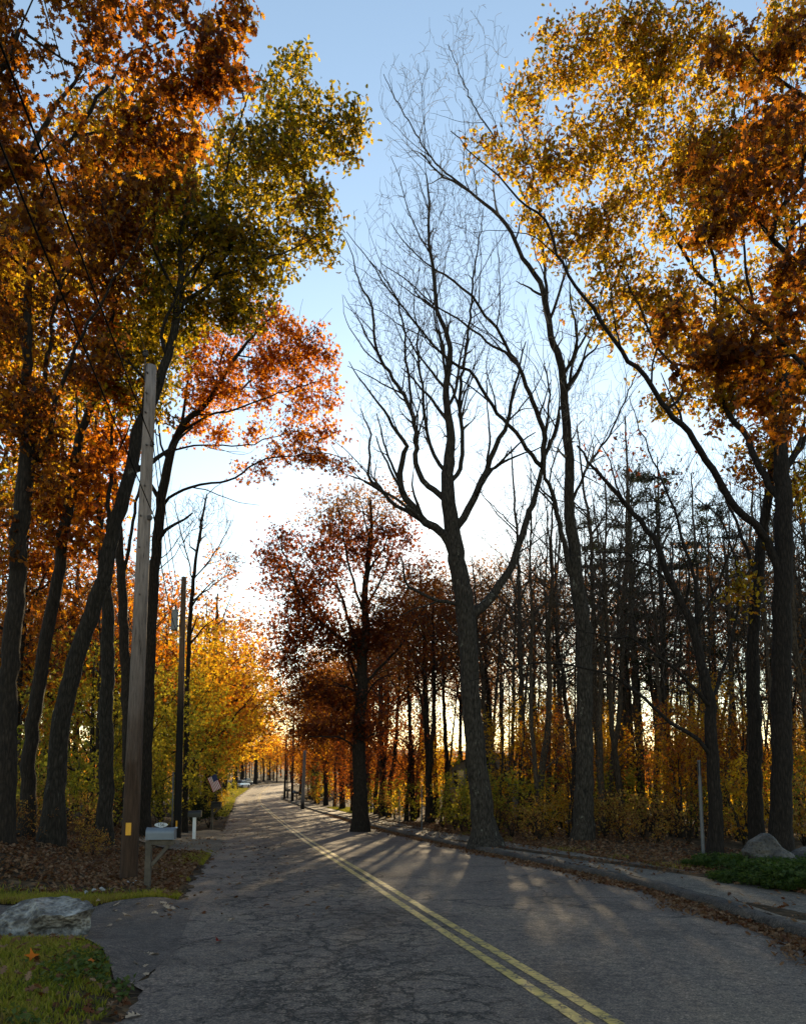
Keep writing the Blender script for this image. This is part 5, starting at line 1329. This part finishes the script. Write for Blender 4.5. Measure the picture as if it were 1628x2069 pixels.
cable('power_line', 'black telephone cable clamped lowest on the near pole', [i2, back(0, 262, 5.2, i2, 4.2)], .010, M['wire'], .12, n=60)
q1 = sp_at(1215) + sb + np.array([-.05, -.1, 0]); q2 = c0 + sb + np.array([.02, 0, .55]); q3 = sp_at(1290) + sb + np.array([0, -.1, 0])
cable('power_line', 'slack wire dropping from the pole top to the transformer', [i1, q2], .009, M['wire'], .3)
cable('power_line', 'cable between the two poles just above the transformer', [i1 + np.array([.02, .02, .3]), q1], .010, M['wire_grey'], .35)
cable('power_line', 'lowest cable strung between the two poles', [i2, q3], .011, M['wire'], .5)

def mailbox_body(L, w, h, k=10):
    """arch outline across Y, length along X"""
    o = [(-w / 2, 0), (w / 2, 0)] + [(w / 2 * math.cos(a), h - w / 2 + w / 2 * math.sin(a)) for a in np.linspace(0, math.pi, k)]
    n = len(o)
    V = [(-L / 2, a, b) for a, b in o] + [(L / 2, a, b) for a, b in o]
    return V, [tuple(range(n))[::-1], tuple(range(n, 2 * n))] + [(i, (i + 1) % n, (i + 1) % n + n, i + n) for i in range(n)]
mp = G(298, 1796); HB = at(322, 1696, mp[1])[2] - mp[2]
mail = empty('mailbox', mp, 'galvanised grey mailbox with an oval 156 plate on a wooden post', 'mailbox')
m = MB(); m.box((0, 0, HB / 2 - .12), (.092, .092, HB + .20), bev=.006); m.build('post', [M['post']], mail)
m = MB(); m.box((.20, 0, HB - .047), (.38, .09, .08), bev=.006); m.build('crossarm', [M['post']], mail)
m = MB(); m.box((.175, 0, HB - .25), (.40, .05, .055), rot=(0, -R(50), 0), bev=.005); m.build('brace', [M['post']], mail)
V, Fc = mailbox_body(.41, .17, .185); m = MB(); m.add([(a + .175, b, c_ + HB) for a, b, c_ in V], Fc); m.build('box', [M['mailgrey']], mail)
V, Fc = mailbox_body(.018, .184, .195); m = MB(); m.add([(a + .392, b, c_ + HB - .004) for a, b, c_ in V], Fc); dr = m.build('door', [M['mailgrey']], mail)
m = MB(); m.tube([(.40, 0, HB + .18), (.43, 0, HB + .18)], .012, 8); m.build('latch', [M['sign']], dr)
V, Fc = mailbox_body(.016, .18, .192); m = MB(); m.add([(a - .03, b, c_ + HB - .002) for a, b, c_ in V], Fc); m.build('rear_hoop', [M['mailgrey']], mail)
m = MB(); el = [(.175 + .102 * math.cos(a), HB + .225 + .036 * math.sin(a)) for a in np.linspace(0, 2 * math.pi, 33)[:-1]]; m.prism(el, .012); m.box((.175, 0, HB + .188), (.06, .008, .02))
pl = m.build('number_plate', [M['sign']], mail)
fc = bpy.data.curves.new('digits', 'FONT'); fc.body = '156'; fc.size = .072; fc.align_x = 'CENTER'; fc.align_y = 'CENTER'; fc.extrude = .0015
fo = bpy.data.objects.new('digits', fc); COL.objects.link(fo)
bpy.context.view_layer.update()
me = bpy.data.meshes.new_from_object(fo.evaluated_get(bpy.context.evaluated_depsgraph_get())); bpy.data.objects.remove(fo)
no = link('number', me, M['ink'], pl); no.location = (.175, -.0085, HB + .225); no.rotation_euler = (math.pi / 2, 0, 0)
mail.rotation_euler = (0, 0, R(4))

mp = G(392, 1697); HB2 = at(392, 1650, mp[1])[2] - mp[2]
mb2 = empty('mailbox', mp, 'black mailbox on a white painted post near the second pole', 'mailbox')
m = MB(); m.box((0, 0, HB2 / 2 - .1), (.10, .10, HB2 + .2), bev=.006); m.build('post', [M['white']], mb2)
V, Fc = mailbox_body(.42, .18, .2); m = MB(); m.add([(a, b, c_ + HB2) for a, b, c_ in V], Fc); m.build('box', [M['black']], mb2)
V, Fc = mailbox_body(.02, .195, .212); m = MB(); m.add([(a + .215, b, c_ + HB2 - .005) for a, b, c_ in V], Fc); m.build('door', [M['black']], mb2)
m = MB(); m.box((0, 0, HB2 - .012), (.36, .15, .022)); m.build('shelf', [M['black']], mb2)
mb2.rotation_euler = (0, 0, R(6))

mp = at(434, 1656, 33.5); mp[0] = min(mp[0], float(xl(33.5)) - .5); mp[2] = float(gz(mp[0], mp[1]))
mb3 = empty('mailbox', mp, 'dark mailbox on a braced wooden post in front of the rounded bush', 'mailbox')
m = MB(); m.box((0, 0, .5), (.09, .09, 1.25), bev=.006); m.build('post', [M['post']], mb3)
m = MB(); m.box((.15, 0, .96), (.46, .09, .08), bev=.005); m.build('crossarm', [M['post']], mb3)
m = MB(); m.box((.16, 0, .8), (.36, .07, .07), rot=(0, -R(42), 0), bev=.005); m.build('brace', [M['post']], mb3)
V, Fc = mailbox_body(.42, .17, .19); m = MB(); m.add([(a + .17, b, c_ + 1.0) for a, b, c_ in V], Fc); m.build('box', [M['black']], mb3)
m = MB(); m.box((.17, 0, 1.2), (.5, .22, .02)); m.build('cap', [M['post']], mb3)

# sign posts seen from behind / edge-on
def sign_post(px, py0, py1, label, wide=.055):
    p = G(px, py1); h = at(px, py0, p[1])[2] - p[2]
    root = empty('sign_post', p, label, 'sign post', rz=R(-20))
    m = MB(); w = wide / 2
    prof_ = [(-w, -.012), (-w * .6, .016), (w * .6, .016), (w, -.012), (w, -.018), (w * .5, .008), (-w * .5, .008), (-w, -.018)]
    n = len(prof_)
    Vv = [(a, b, -.2) for a, b in prof_] + [(a, b, h) for a, b in prof_]
    m.add(Vv, [tuple(range(n))[::-1], tuple(range(n, 2 * n))] + [(i, (i + 1) % n, (i + 1) % n + n, i + n) for i in range(n)])
    m.build('channel', [M['steel']], root)
    return root, h
r_, h = sign_post(1421, 1536, 1748, 'tall steel sign post standing behind the junipers', .07)
m = MB(); m.box((0, -.03, h - .16), (.012, .30, .30), bev=.003); m.build('sign_plate', [M['steel']], r_)
for q in (.05, .27):
    m = MB(); m.tube([(-.02, -.02, h - q), (.03, -.02, h - q)], .009, 6); m.build('bolt', [M['iron']], r_)
sign_post(852, 1593, 1677, 'slim pale metal post by the sidewalk beside the kerb tree', .06)
sign_post(807, 1598, 1672, 'thinner second metal post by the sidewalk towards the red oak', .045)

# poles further along the kerb
def far_pole_(px0, py0, px1, py1, label, mat, r=.12, lamp=None):
    p = G(px0, py0); t_ = at(px1, py1, p[1]); root, b_, t2 = pole_at('utility_pole', label, p, t_, r, r * .7, mat)
    return root, p, t_
far_pole_(611, 1636, 616, 1516, 'short grey pole on the kerb before the far mailboxes', M['pole_grey'], .19)
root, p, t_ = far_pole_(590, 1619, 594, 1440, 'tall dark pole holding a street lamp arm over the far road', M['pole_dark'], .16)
h = at(580, 1458, p[1])[2] - p[2]; dx = at(573, 1458, p[1])[0] - p[0]
m = MB(); m.tube([(.1, 0, h - .35), (dx * .45, 0, h), (dx, 0, h + .02)], .035, 8); arm = m.build('lamp_arm', [M['steel']], root)
m = MB(); m.box((dx - .3, 0, h + .01), (.9, .28, .16), bev=.06); m.build('lamp_head', [M['steel']], arm)
far_pole_(575, 1614, 579, 1492, 'dark pole furthest along the kerb, past the street lamp', M['pole_dark'], .17)
far_pole_(580, 1612, 582, 1512, 'thin pole close beside the furthest dark pole', M['pole_dark'], .09)
for px, py, lab in ((579, 1614, 'dark far mailbox at the foot of the furthest pole'), (590, 1619, 'pale topped far mailbox by the street lamp pole'), (596, 1622, 'small dark mailbox on a thin post past the short grey pole')):
    p = G(px + 3, py); r2 = empty('mailbox', p, lab, 'mailbox')
    m = MB(); m.box((0, 0, .5), (.12, .12, 1.2)); m.build('post', [M['post']], r2)
    V, Fc = mailbox_body(.55, .25, .3); m = MB(); m.add([(a, b, c_ + 1.05) for a, b, c_ in V], Fc); m.build('box', [M['mailgrey'] if 'pale' in lab else M['black']], r2)

# ------------------------------------------------------------------ rocks
def rock(name, label, p, dims, seed, mat, rz=0, flat=None, sub=4, group=None, cuts=9):
    import bmesh
    bm = bmesh.new(); bmesh.ops.create_icosphere(bm, subdivisions=sub, radius=1)
    gg = np.random.default_rng(seed)
    P = np.array([v.co[:] for v in bm.verts])
    for k in range(cuts):
        nn = gg.normal(size=3); nn /= np.linalg.norm(nn); d = gg.uniform(.55, .85)
        e = P @ nn - d; P -= np.where(e > 0, e * .92, 0)[:, None] * nn
    if flat is not None:
        for nn, d in flat:
            nn = np.array(nn, float); nn /= np.linalg.norm(nn); e = P @ nn - d; P -= np.where(e > 0, e * .95, 0)[:, None] * nn
    for q in range(7):
        k = gg.normal(size=3) * (2.0 + 2.6 * q); P *= (1 + .045 / (1 + .5 * q) * np.sin(P @ k + gg.uniform(0, 6)))[:, None]
    for v, q in zip(bm.verts, P): v.co = (q[0] * dims[0] / 2, q[1] * dims[1] / 2, q[2] * dims[2] / 2)
    me = bpy.data.meshes.new(name); bm.to_mesh(me); bm.free()
    o = link(name, me, mat, None, p); o.rotation_euler = (0, 0, rz)
    return tag(o, label, 'rock', group)
def flat_boulder():
    import bmesh
    p = G(95, 1896)
    top = [(-.56, .05, .26), (-.52, -.12, .24), (-.38, -.20, .20), (-.16, -.17, .245), (.06, -.24, .29), (.28, -.22, .30), (.46, -.13, .31), (.56, .02, .34), (.44, .22, .37), (.14, .34, .41), (-.20, .36, .43), (-.42, .25, .39)]
    mid = [(-.54, .05, .12), (-.53, -.16, .08), (-.47, -.34, .02), (-.26, -.27, .07), (-.06, -.06, .10), (.20, -.02, .10), (.38, .06, .10), (.47, .12, .14), (.40, .24, .15), (.14, .36, .15), (-.20, .38, .15), (-.44, .26, .15)]
    low = [(-.44, .05, -.1), (-.44, -.14, -.1), (-.40, -.24, -.1), (-.20, -.10, -.1), (-.02, -.06, -.1), (.18, -.05, -.1), (.32, -.02, -.1), (.40, .06, -.1), (.34, .22, -.1), (.12, .32, -.1), (-.2, .34, -.1), (-.40, .24, -.1)]
    bm = bmesh.new(); n = len(top)
    T, Mi, Lo = [[bm.verts.new(q) for q in L_] for L_ in (top, mid, low)]
    c1 = bm.verts.new((-.20, .10, .42)); c2 = bm.verts.new((.22, .02, .335))
    for i in range(n):
        j = (i + 1) % n
        bm.faces.new((Mi[i], Mi[j], T[j], T[i])); bm.faces.new((Lo[i], Lo[j], Mi[j], Mi[i]))
        c_ = c2 if 4 <= i <= 8 else c1
        bm.faces.new((T[i], T[j], c_))
    bm.faces.new((T[4], c2, c1)); bm.faces.new((T[9], c1, c2))
    bmesh.ops.subdivide_edges(bm, edges=bm.edges[:], cuts=4, use_grid_fill=True)
    gg = np.random.default_rng(6)
    P = np.array([v.co[:] for v in bm.verts])
    for q in range(9):
        k = gg.normal(size=3) * (5 + 6 * q); P += (.011 / (1 + .45 * q)) * np.sin(P @ k + gg.uniform(0, 6))[:, None] * gg.normal(size=3)
    for v, q in zip(bm.verts, P): v.co = q
    bmesh.ops.recalc_face_normals(bm, faces=bm.faces[:])
    me = bpy.data.meshes.new('flat_boulder'); bm.to_mesh(me); bm.free()
    o = link('flat_boulder', me, M['rock_flat'], None, (p[0] - .01, p[1] + .0, p[2])); o.scale = (.92, .9, .95); o.rotation_euler = (0, 0, R(3))
    tag(o, 'flat pale-topped boulder on the lawn corner beside the driveway', 'rock')
flat_boulder()
p = G(1565, 1768); rock('boulder', 'rounded granite boulder half hidden by the junipers', (p[0] + .2, p[1] + .35, p[2] + .16), (1.25, .95, 1.05), 8, M['rock'], R(-10), [((.75, -.1, .66), .50)])
p = G(1640, 1765); rock('boulder', 'lower granite rock touching the rounded boulder on its far side', (p[0] + .25, p[1] + .55, p[2] + .1), (.95, .8, .62), 12, M['rock'], .3)
gs = np.random.default_rng(4)
for px, py in ((206, 1800), (224, 1796), (243, 1790), (258, 1786), (190, 1803), (273, 1785), (288, 1812), (310, 1812), (175, 1806)):
    q = G(px, py); s = gs.uniform(.05, .09); rock('stone', 'small pale stone in the edging row at the foot of the near pole', (q[0], q[1], q[2] + s * .2), (s * 1.5, s, s), int(gs.integers(99)), M['stone'], gs.uniform(0, 3), sub=2, group='stones edging the grass strip')

# ------------------------------------------------------------------ house, cars, flag
def house():
    D = 50.0; x = at(990, 1500, D)[0]; z = float(gz(x, D)); root = empty('house', (x, D, z), 'grey gabled house glimpsed behind the kerb tree', 'house', rz=R(-8))
    w, l, e, rdg = 5.0, 6.0, 3.2, 4.1
    m = MB(); o = [(-w / 2, -.3), (w / 2, -.3), (w / 2, e), (0, rdg), (-w / 2, e)]; m.prism(o, l)
    for k in range(22):
        zz = k * .16
        m.box((0, -l / 2 - .012, zz + .08), (w - .1, .02, .145))
    m.build('wall', [M['house']], root)
    m = MB()
    for s in (-1, 1):
        a = math.atan2(rdg - e, w / 2); L = math.hypot(w / 2, rdg - e) + .35
        m.box((s * (w / 4 + .1), 0, (rdg + e) / 2 + .07 - .06), (L, l + .5, .1), rot=(0, s * a, 0))
    m.build('roof', [M['roof']], root)
    for wx, wz in ((-1.85, 2.5), (.9, 2.5)):
        m = MB(); m.box((wx, -l / 2 - .035, wz), (.62, .05, 1.0)); wd = m.build('window', [M['glass']], root)
        m = MB()
        for q in (-1, 1): m.box((wx + q * .34, -l / 2 - .045, wz), (.07, .06, 1.14)); 
        for q in (-1, 0, 1): m.box((wx, -l / 2 - .048, wz + q * .53), (.62, .06, .06))
        m.build('frame', [M['house']], wd)
house()

def car(label, x, y, rz, paint):
    root = empty('parked_car', (x, y, float(gz(x, y))), label, 'car', rz=rz)
    import bmesh
    def loft(sections):
        m = MB(); n = len(sections[0]); V = [p for s in sections for p in s]
        Fc = [tuple(range(n))[::-1], tuple(range((len(sections) - 1) * n, len(sections) * n))]
        for k in range(len(sections) - 1):
            Fc += [(k * n + i, k * n + (i + 1) % n, (k + 1) * n + (i + 1) % n, (k + 1) * n + i) for i in range(n)]
        m.add(V, Fc); return m
    def sec(xx, w, lo, hi): return [(xx, -w, lo), (xx, w, lo), (xx, w * 1.02, (lo + hi) / 2), (xx, w * .94, hi), (xx, -w * .94, hi), (xx, -w * 1.02, (lo + hi) / 2)]
    loft([sec(-2.2, .72, .42, .72), sec(-2.1, .84, .3, .88), sec(-1.2, .88, .25, .95), sec(0, .89, .25, .97), sec(1.1, .88, .25, .95), sec(1.9, .84, .28, .82), sec(2.2, .7, .4, .68)]).build('body', [paint], root, smooth=False)
    loft([sec(-1.75, .74, .9, .93), sec(-1.1, .72, .93, 1.42), sec(.2, .72, .94, 1.46), sec(.55, .72, .94, 1.4), sec(1.2, .76, .9, .95)]).build('cabin', [M['glass']], root)
    m = MB(); m.box((-.45, 0, 1.455), (1.4, 1.3, .05), bev=.02); m.build('roof', [paint], root)
    for sx in (-1.35, 1.35):
        for sy in (-.8, .8):
            m = MB(); m.tube([(sx, sy - .11, .32), (sx, sy + .11, .32)], .32, 18); wh = m.build('wheel', [M['tyre']], root)
            m = MB(); m.tube([(sx, sy - .12, .32), (sx, sy + .12, .32)], .19, 14); m.build('rim', [M['steel']], wh)
    for sy in (-.6, .6):
        m = MB(); m.box((2.14, sy, .66), (.1, .3, .13), bev=.02); m.build('headlight', [M['sign']], root)
        m = MB(); m.box((-2.16, sy, .7), (.08, .28, .12), bev=.02); m.build('tail_light', [M['flag_red']], root)
x, y = pick(494, 150); car('silver car parked on the far verge catching the sun', min(x, float(xl(y)) - 1.6), y, R(75), M['car_silver'])
x, y = pick(511, 166); car('dark car parked beyond the silver car at the crest', min(x, float(xl(y)) - 1.8), y, R(80), M['car_dark'])
x, y = pick(646, 112); car('dark car parked under the trees past the short grey pole', max(x, float(xr(y)) + 5.0), y, R(80), M['car_dark'])

def flag():
    D = 33.0; x, y, z = at(436, 1582, D); gz_ = float(gz(x, D))
    root = empty('flag', (x, y, z), 'striped flag hanging from a slanted staff on the far bank', 'flag')
    tipx, tipz = at(427, 1546, D)[0] - x, at(427, 1546, D)[2] - z
    m = MB(); m.tube([(.0, .05, -1.3), (.02, .02, -.2), (.05, 0, tipz * .55), (.07, 0, tipz + .1)], .02, 8); m.build('staff', [M['post']], root)
    nr, nc = 13, 14; m = MB()
    hoist0 = np.array([.04, -.03, tipz]); hoist = np.array([.02, 0, -.05])
    V = []
    for r_ in range(nr + 1):
        for k in range(nc + 1):
            u, v_ = k / nc, r_ / nr
            # stripes fall diagonally: fly end hangs down to the lower corner
            px_ = .05 - .62 * (1 - v_) * 1.0 + .42 * u - .05 * v_; pz_ = tipz - .12 - .42 * (1 - v_) * .8 - .95 * u
            V.append((px_, -.05 + .05 * math.sin(5 * v_ + 3 * u), pz_))
    n0 = len(V); V = V + [(a, b + .01, c_) for a, b, c_ in V]
    Fc, mi = [], []
    for side in (0, n0):
        for r_ in range(nr):
            for k in range(nc):
                a = side + r_ * (nc + 1) + k; Fc.append((a, a + 1, a + nc + 2, a + nc + 1)); mi.append(r_ % 2 if not (k < 6 and r_ >= 6) else 2)
    m.v = V; m.f = Fc; m.m = mi
    me = bpy.data.meshes.new('cloth'); me.from_pydata(m.v, [], m.f); me.polygons.foreach_set('material_index', mi); me.update()
    link('cloth', me, [M['flag_red'], M['flag_white'], M['flag_blue']], root)
    root.scale = (.62, .62, .62)
flag()

# ------------------------------------------------------------------ ground cover
def scatter_flat(name, X, Y, zf, size, kind, mat, label, cat, tilt=.5, lift=.01):
    Z = zf(X, Y) + lift + np.abs(rng.normal(0, lift, len(X)))
    nrm = np.c_[rng.normal(0, tilt, (len(X), 2)), np.ones(len(X))]
    o = link(name, leaf_mesh(name, np.c_[X, Y, Z], size, kind, nrm=nrm), M[mat])
    return tag(o, label, cat, kind='stuff')
def top(x, y):
    """surface under fallen leaves: road, sidewalk or soil"""
    z = gz(x, y)
    on_road = (x > xl(y) - .02) & (x < xr(y))
    z = np.where(on_road, prof(y) + .012 * (1 - ((x - xc(y)) / 4) ** 2), z)
    z = np.where((x > xr(y)) & (x < xr(y) + 1.8), np.maximum(z, prof(y) + KERB), z)
    return z
n = 22000; Y = 11.6 + 16 * rng.random(n) ** 1.4; dl = .15 + 8 * rng.random(n) ** 1.3; X = xl(Y) - dl
k = ~((Y > 20.5) & (Y < 33) & (dl < 2.2) & (rng.random(n) < .93)); k &= ~((Y < 12.3) & (rng.random(n) < .75))
scatter_flat('leaf_litter', X[k], Y[k], gz, .085, 'oak', 'l_litter', 'brown oak leaves covering the left bank', 'leaf litter', .7, .018)
n = 15000; Y = 8 + 34 * rng.random(n) ** 1.3; dr = 1.65 + 4.5 * rng.random(n) ** 1.6; X = xr(Y) + dr
scatter_flat('leaf_litter', X, Y, top, .08, 'oak', 'l_litter', 'brown leaves along the wooded side of the sidewalk', 'leaf litter', .7, .016)
n = 12000; Y = 6.5 + 55 * rng.random(n) ** 1.5; dr = -np.abs(rng.normal(0, .19, n)) * (1 + .4 * np.sin(Y * 1.9)) - .01; X = xr(Y) + dr
scatter_flat('gutter_leaves', X, Y, top, .07, 'oak', 'l_litter', 'brown leaves drifted in the gutter against the kerb', 'leaf litter', .8, .014)
n = 3600; Y = 6 + 45 * rng.random(n) ** 1.4; dr = .05 + 1.75 * rng.random(n); X = xr(Y) + dr
k = rng.random(n) < np.where(dr > 1.2, 1, .45) * (0.35 + .65 * (np.sin(Y * .9) > -.3)) * np.where(Y < 14, .5, 1)
scatter_flat('sidewalk_leaves', X[k], Y[k], top, .085, 'oak', 'l_litter', 'leaves strewn over the asphalt sidewalk', 'leaf litter', .5, .012)
n = 420; Y = 10 + 45 * rng.random(n) ** 1.3; s = rng.random(n) ** 2.2 * 2.2; X = xl(Y) + s - .1
scatter_flat('edge_leaves', X, Y, top, .085, 'oak', 'l_litter', 'leaves blown along the left road edge', 'leaf litter', .35, .01)
n = 9000; Y = 25 + 45 * rng.random(n); X = xr(Y) + 4 + 32 * rng.random(n)
scatter_flat('wood_litter', X, Y, gz, .17, 'spray', 'l_litter', 'fallen leaves on the floor of the wood', 'leaf litter', .8, .02)

def grass(name, X, Y, h, label, w=.006):
    n = len(X); Z = gz(X, Y) - .008
    a = rng.uniform(0, 6.28, n); hh = h * rng.uniform(.45, 1.25, n); ln = rng.normal(0, .45, (n, 2)) * hh[:, None]; ww = w * rng.uniform(.7, 1.3, n)
    B = np.c_[X, Y, Z]; dx = np.c_[np.cos(a), np.sin(a), np.zeros(n)] * ww[:, None]
    mid = B + np.c_[ln * .35, hh * .6]; tip = B + np.c_[ln, hh * .95]
    V = np.stack([B - dx, B + dx, mid + dx * .75, mid - dx * .75, tip], 1).reshape(-1, 3)
    o5 = np.arange(n)[:, None] * 5
    Fq = np.concatenate([(o5 + np.array([0, 1, 2, 3])), (o5 + np.array([3, 2, 4]))], 1).ravel()
    sz = np.tile([4, 3], n)
    return tag(link(name, fast_mesh(name, V, Fq, sz, smooth=False), M['grass']), label, 'grass', kind='stuff')
n = 52000; Y = 4.2 + 4.55 * rng.random(n); dl = .12 + 4.2 * rng.random(n) ** 1.25; X = xl(Y) - dl
near_drive = np.interp(X, [-30, -8, -4.6, -3.6, -2.9, -2.4], [8.9, 8.9, 8.75, 8.45, 7.7, 6.6])
k = (Y < near_drive - .03 + .05 * np.sin(X * 9)) & (dl > .16 + .12 * np.sin(Y * 3.1) * np.sin(Y * 7.7 + 1)); k &= clumpy(np.c_[X, Y, X * 0], 3.0, -1.3, 3) & ((dl > .5) | (rng.random(n) < .45))
grass('lawn', X[k], Y[k], .06, 'short green lawn at the driveway corner')
n = 26000; X = -3.0 - 9 * rng.random(n); far_drive = np.interp(X, [-30, -8, -4.2, -3.5, -3.0, -2.4], [10.9, 10.9, 10.75, 11.3, 12.0, 12.4]); Y = far_drive + .03 + np.abs(rng.normal(0, .42, n)); k = (X < xl(Y) - .04)
grass('grass_strip', X[k], Y[k], .075, 'strip of grass between driveway and leaf bank')
n = 7000; Y = 14 + 9 * rng.random(n); X = xl(Y) - .05 - np.abs(rng.normal(0, .3, n)); k = clumpy(np.c_[X, Y, X * 0], 1.1, .4, 9)
grass('verge_grass', X[k], Y[k], .08, 'tufts of grass on the left road edge')
n = 16000; Y = 55 + 95 * rng.random(n); X = xl(Y) - .1 - 4.5 * rng.random(n)
grass('far_grass', X, Y, .16, 'sunlit grass on the far left verge', .03)
n = 5000; Y = 62 + 16 * rng.random(n); X = xr(Y) + 1.9 + 3.0 * rng.random(n)
grass('far_lawn', X, Y, .12, 'small lawn behind the short grey pole', .025)
n = 3500; Y = 8 + 22 * rng.random(n); X = xr(Y) + 1.6 + np.abs(rng.normal(0, .35, n)); k = clumpy(np.c_[X, Y, X * 0], 1.2, .2, 12)
grass('sidewalk_grass', X[k], Y[k], .09, 'tufts of grass behind the sidewalk')
# broad weeds along the ragged lawn edge
n = 2600; Y = 4.3 + 4.2 * rng.random(n); dl = np.abs(rng.normal(.32, .22, n)); X = xl(Y) - dl
k = (Y < np.interp(X, [-4.6, -3.6, -2.9, -2.4], [8.7, 8.4, 7.65, 6.6])) & clumpy(np.c_[X, Y, X * 0], 2.2, -.4, 21)
scatter_flat('lawn_weeds', X[k], Y[k], gz, .055, 'simple', 'weed', 'broad weed leaves along the lawn edge', 'weeds', .8, .03)
n = 420; Y = 4.3 + 4.2 * rng.random(n); dl = 2.2 * rng.random(n) ** 1.5; X = xl(Y) - dl
k = (Y < np.interp(X, [-4.6, -3.6, -2.9, -2.4], [8.7, 8.4, 7.65, 6.6]) - .05)
scatter_flat('lawn_leaves', X[k], Y[k], gz, .075, 'oak', 'l_litter', 'brown leaves caught in the lawn', 'leaf litter', .6, .03)

# single leaves one can point to
def one_leaf(px, py, size, kind, mat, label, group=None, tilt=.25, lift=.012):
    p = G(px, py); z = float(top(p[0], p[1])) 
    if float(xl(p[1])) - p[0] > 0 and 8.4 < p[1] < 10.9: z = float(gz(p[0], p[1])) + .026
    me = leaf_mesh('fallen_leaf', np.zeros((1, 3)), size, kind, nrm=np.array([[rng.normal(0, tilt), rng.normal(0, tilt), 1]]))
    o = link('fallen_leaf', me, M[mat], None, (p[0], p[1], z + lift))
    return tag(o, label, 'leaf', group)
for px, py in ((158, 1824), (235, 1832), (233, 1845), (260, 1857), (252, 1853), (240, 1865), (220, 1877), (313, 1851), (345, 1858), (337, 1838), (330, 1825), (278, 1832), (287, 1821), (305, 1836), (350, 1840), (200, 1826)):
    one_leaf(px, py, .11, 'oak', 'l_pale', 'pale curled oak leaf lying on the driveway', 'pale leaves on the driveway')
for px, py in ((299, 1932), (311, 1932), (295, 1956), (278, 1953), (287, 1973), (260, 1989), (270, 2058), (408, 1808), (467, 1866), (690, 1818)):
    one_leaf(px, py, .11, 'oak', 'l_pale', 'pale oak leaf lying on the road asphalt near the lawn edge', 'pale leaves on the road')
one_leaf(441, 1912, .14, 'oak', 'l_crimson', 'single dark crimson leaf on the cracked road', lift=.03, tilt=.5)
one_leaf(66, 1948, .13, 'maple', 'l_bright', 'bright orange leaf standing in the lawn below the flat boulder', lift=.07, tilt=1.5)
one_leaf(184, 1953, .10, 'maple', 'l_bright', 'small orange leaf in the lawn nearer the driveway', lift=.06, tilt=1.2)

# ------------------------------------------------------------------ light
sd = ray(968, 1207); sd = sd / np.linalg.norm(sd)
elev = math.asin(sd[2]); azi = math.atan2(sd[0], sd[1])
sun = bpy.data.lights.new('sun', 'SUN'); sun.energy = 5.0; sun.angle = R(.5); sun.color = (1, .76, .44)
so = bpy.data.objects.new('sun', sun); COL.objects.link(so); so.location = (0, 0, 60)
so.rotation_euler = Vector(tuple(sd)).to_track_quat('Z', 'Y').to_euler()
w = bpy.data.worlds.new('World'); scene.world = w; w.use_nodes = True
nt = w.node_tree; nt.nodes.clear()
sky = N(nt, 'ShaderNodeTexSky'); sky.sky_type = 'NISHITA'; sky.sun_disc = False; sky.sun_elevation = elev; sky.sun_rotation = azi
sky.air_density = 1.15; sky.dust_density = .13; sky.ozone_density = .45; sky.altitude = 50
bg = N(nt, 'ShaderNodeBackground'); bg.inputs['Strength'].default_value = .13
ow = N(nt, 'ShaderNodeOutputWorld'); nt.links.new(sky.outputs[0], bg.inputs['Color']); nt.links.new(bg.outputs[0], ow.inputs['Surface'])
scene.view_settings.view_transform = 'Standard'; scene.view_settings.look = 'None'; scene.view_settings.exposure = 1.14; scene.view_settings.gamma = 1
cy = scene.cycles
cy.max_bounces = 7; cy.diffuse_bounces = 3; cy.glossy_bounces = 2; cy.transmission_bounces = 4; cy.transparent_max_bounces = 4
cy.use_denoising = True
cy.sample_clamp_indirect = 6
for r_ in list(PROTO.values()):
    if r_.get('fresh'):
        for ch in list(r_.children): bpy.data.objects.remove(ch)
        bpy.data.objects.remove(r_)
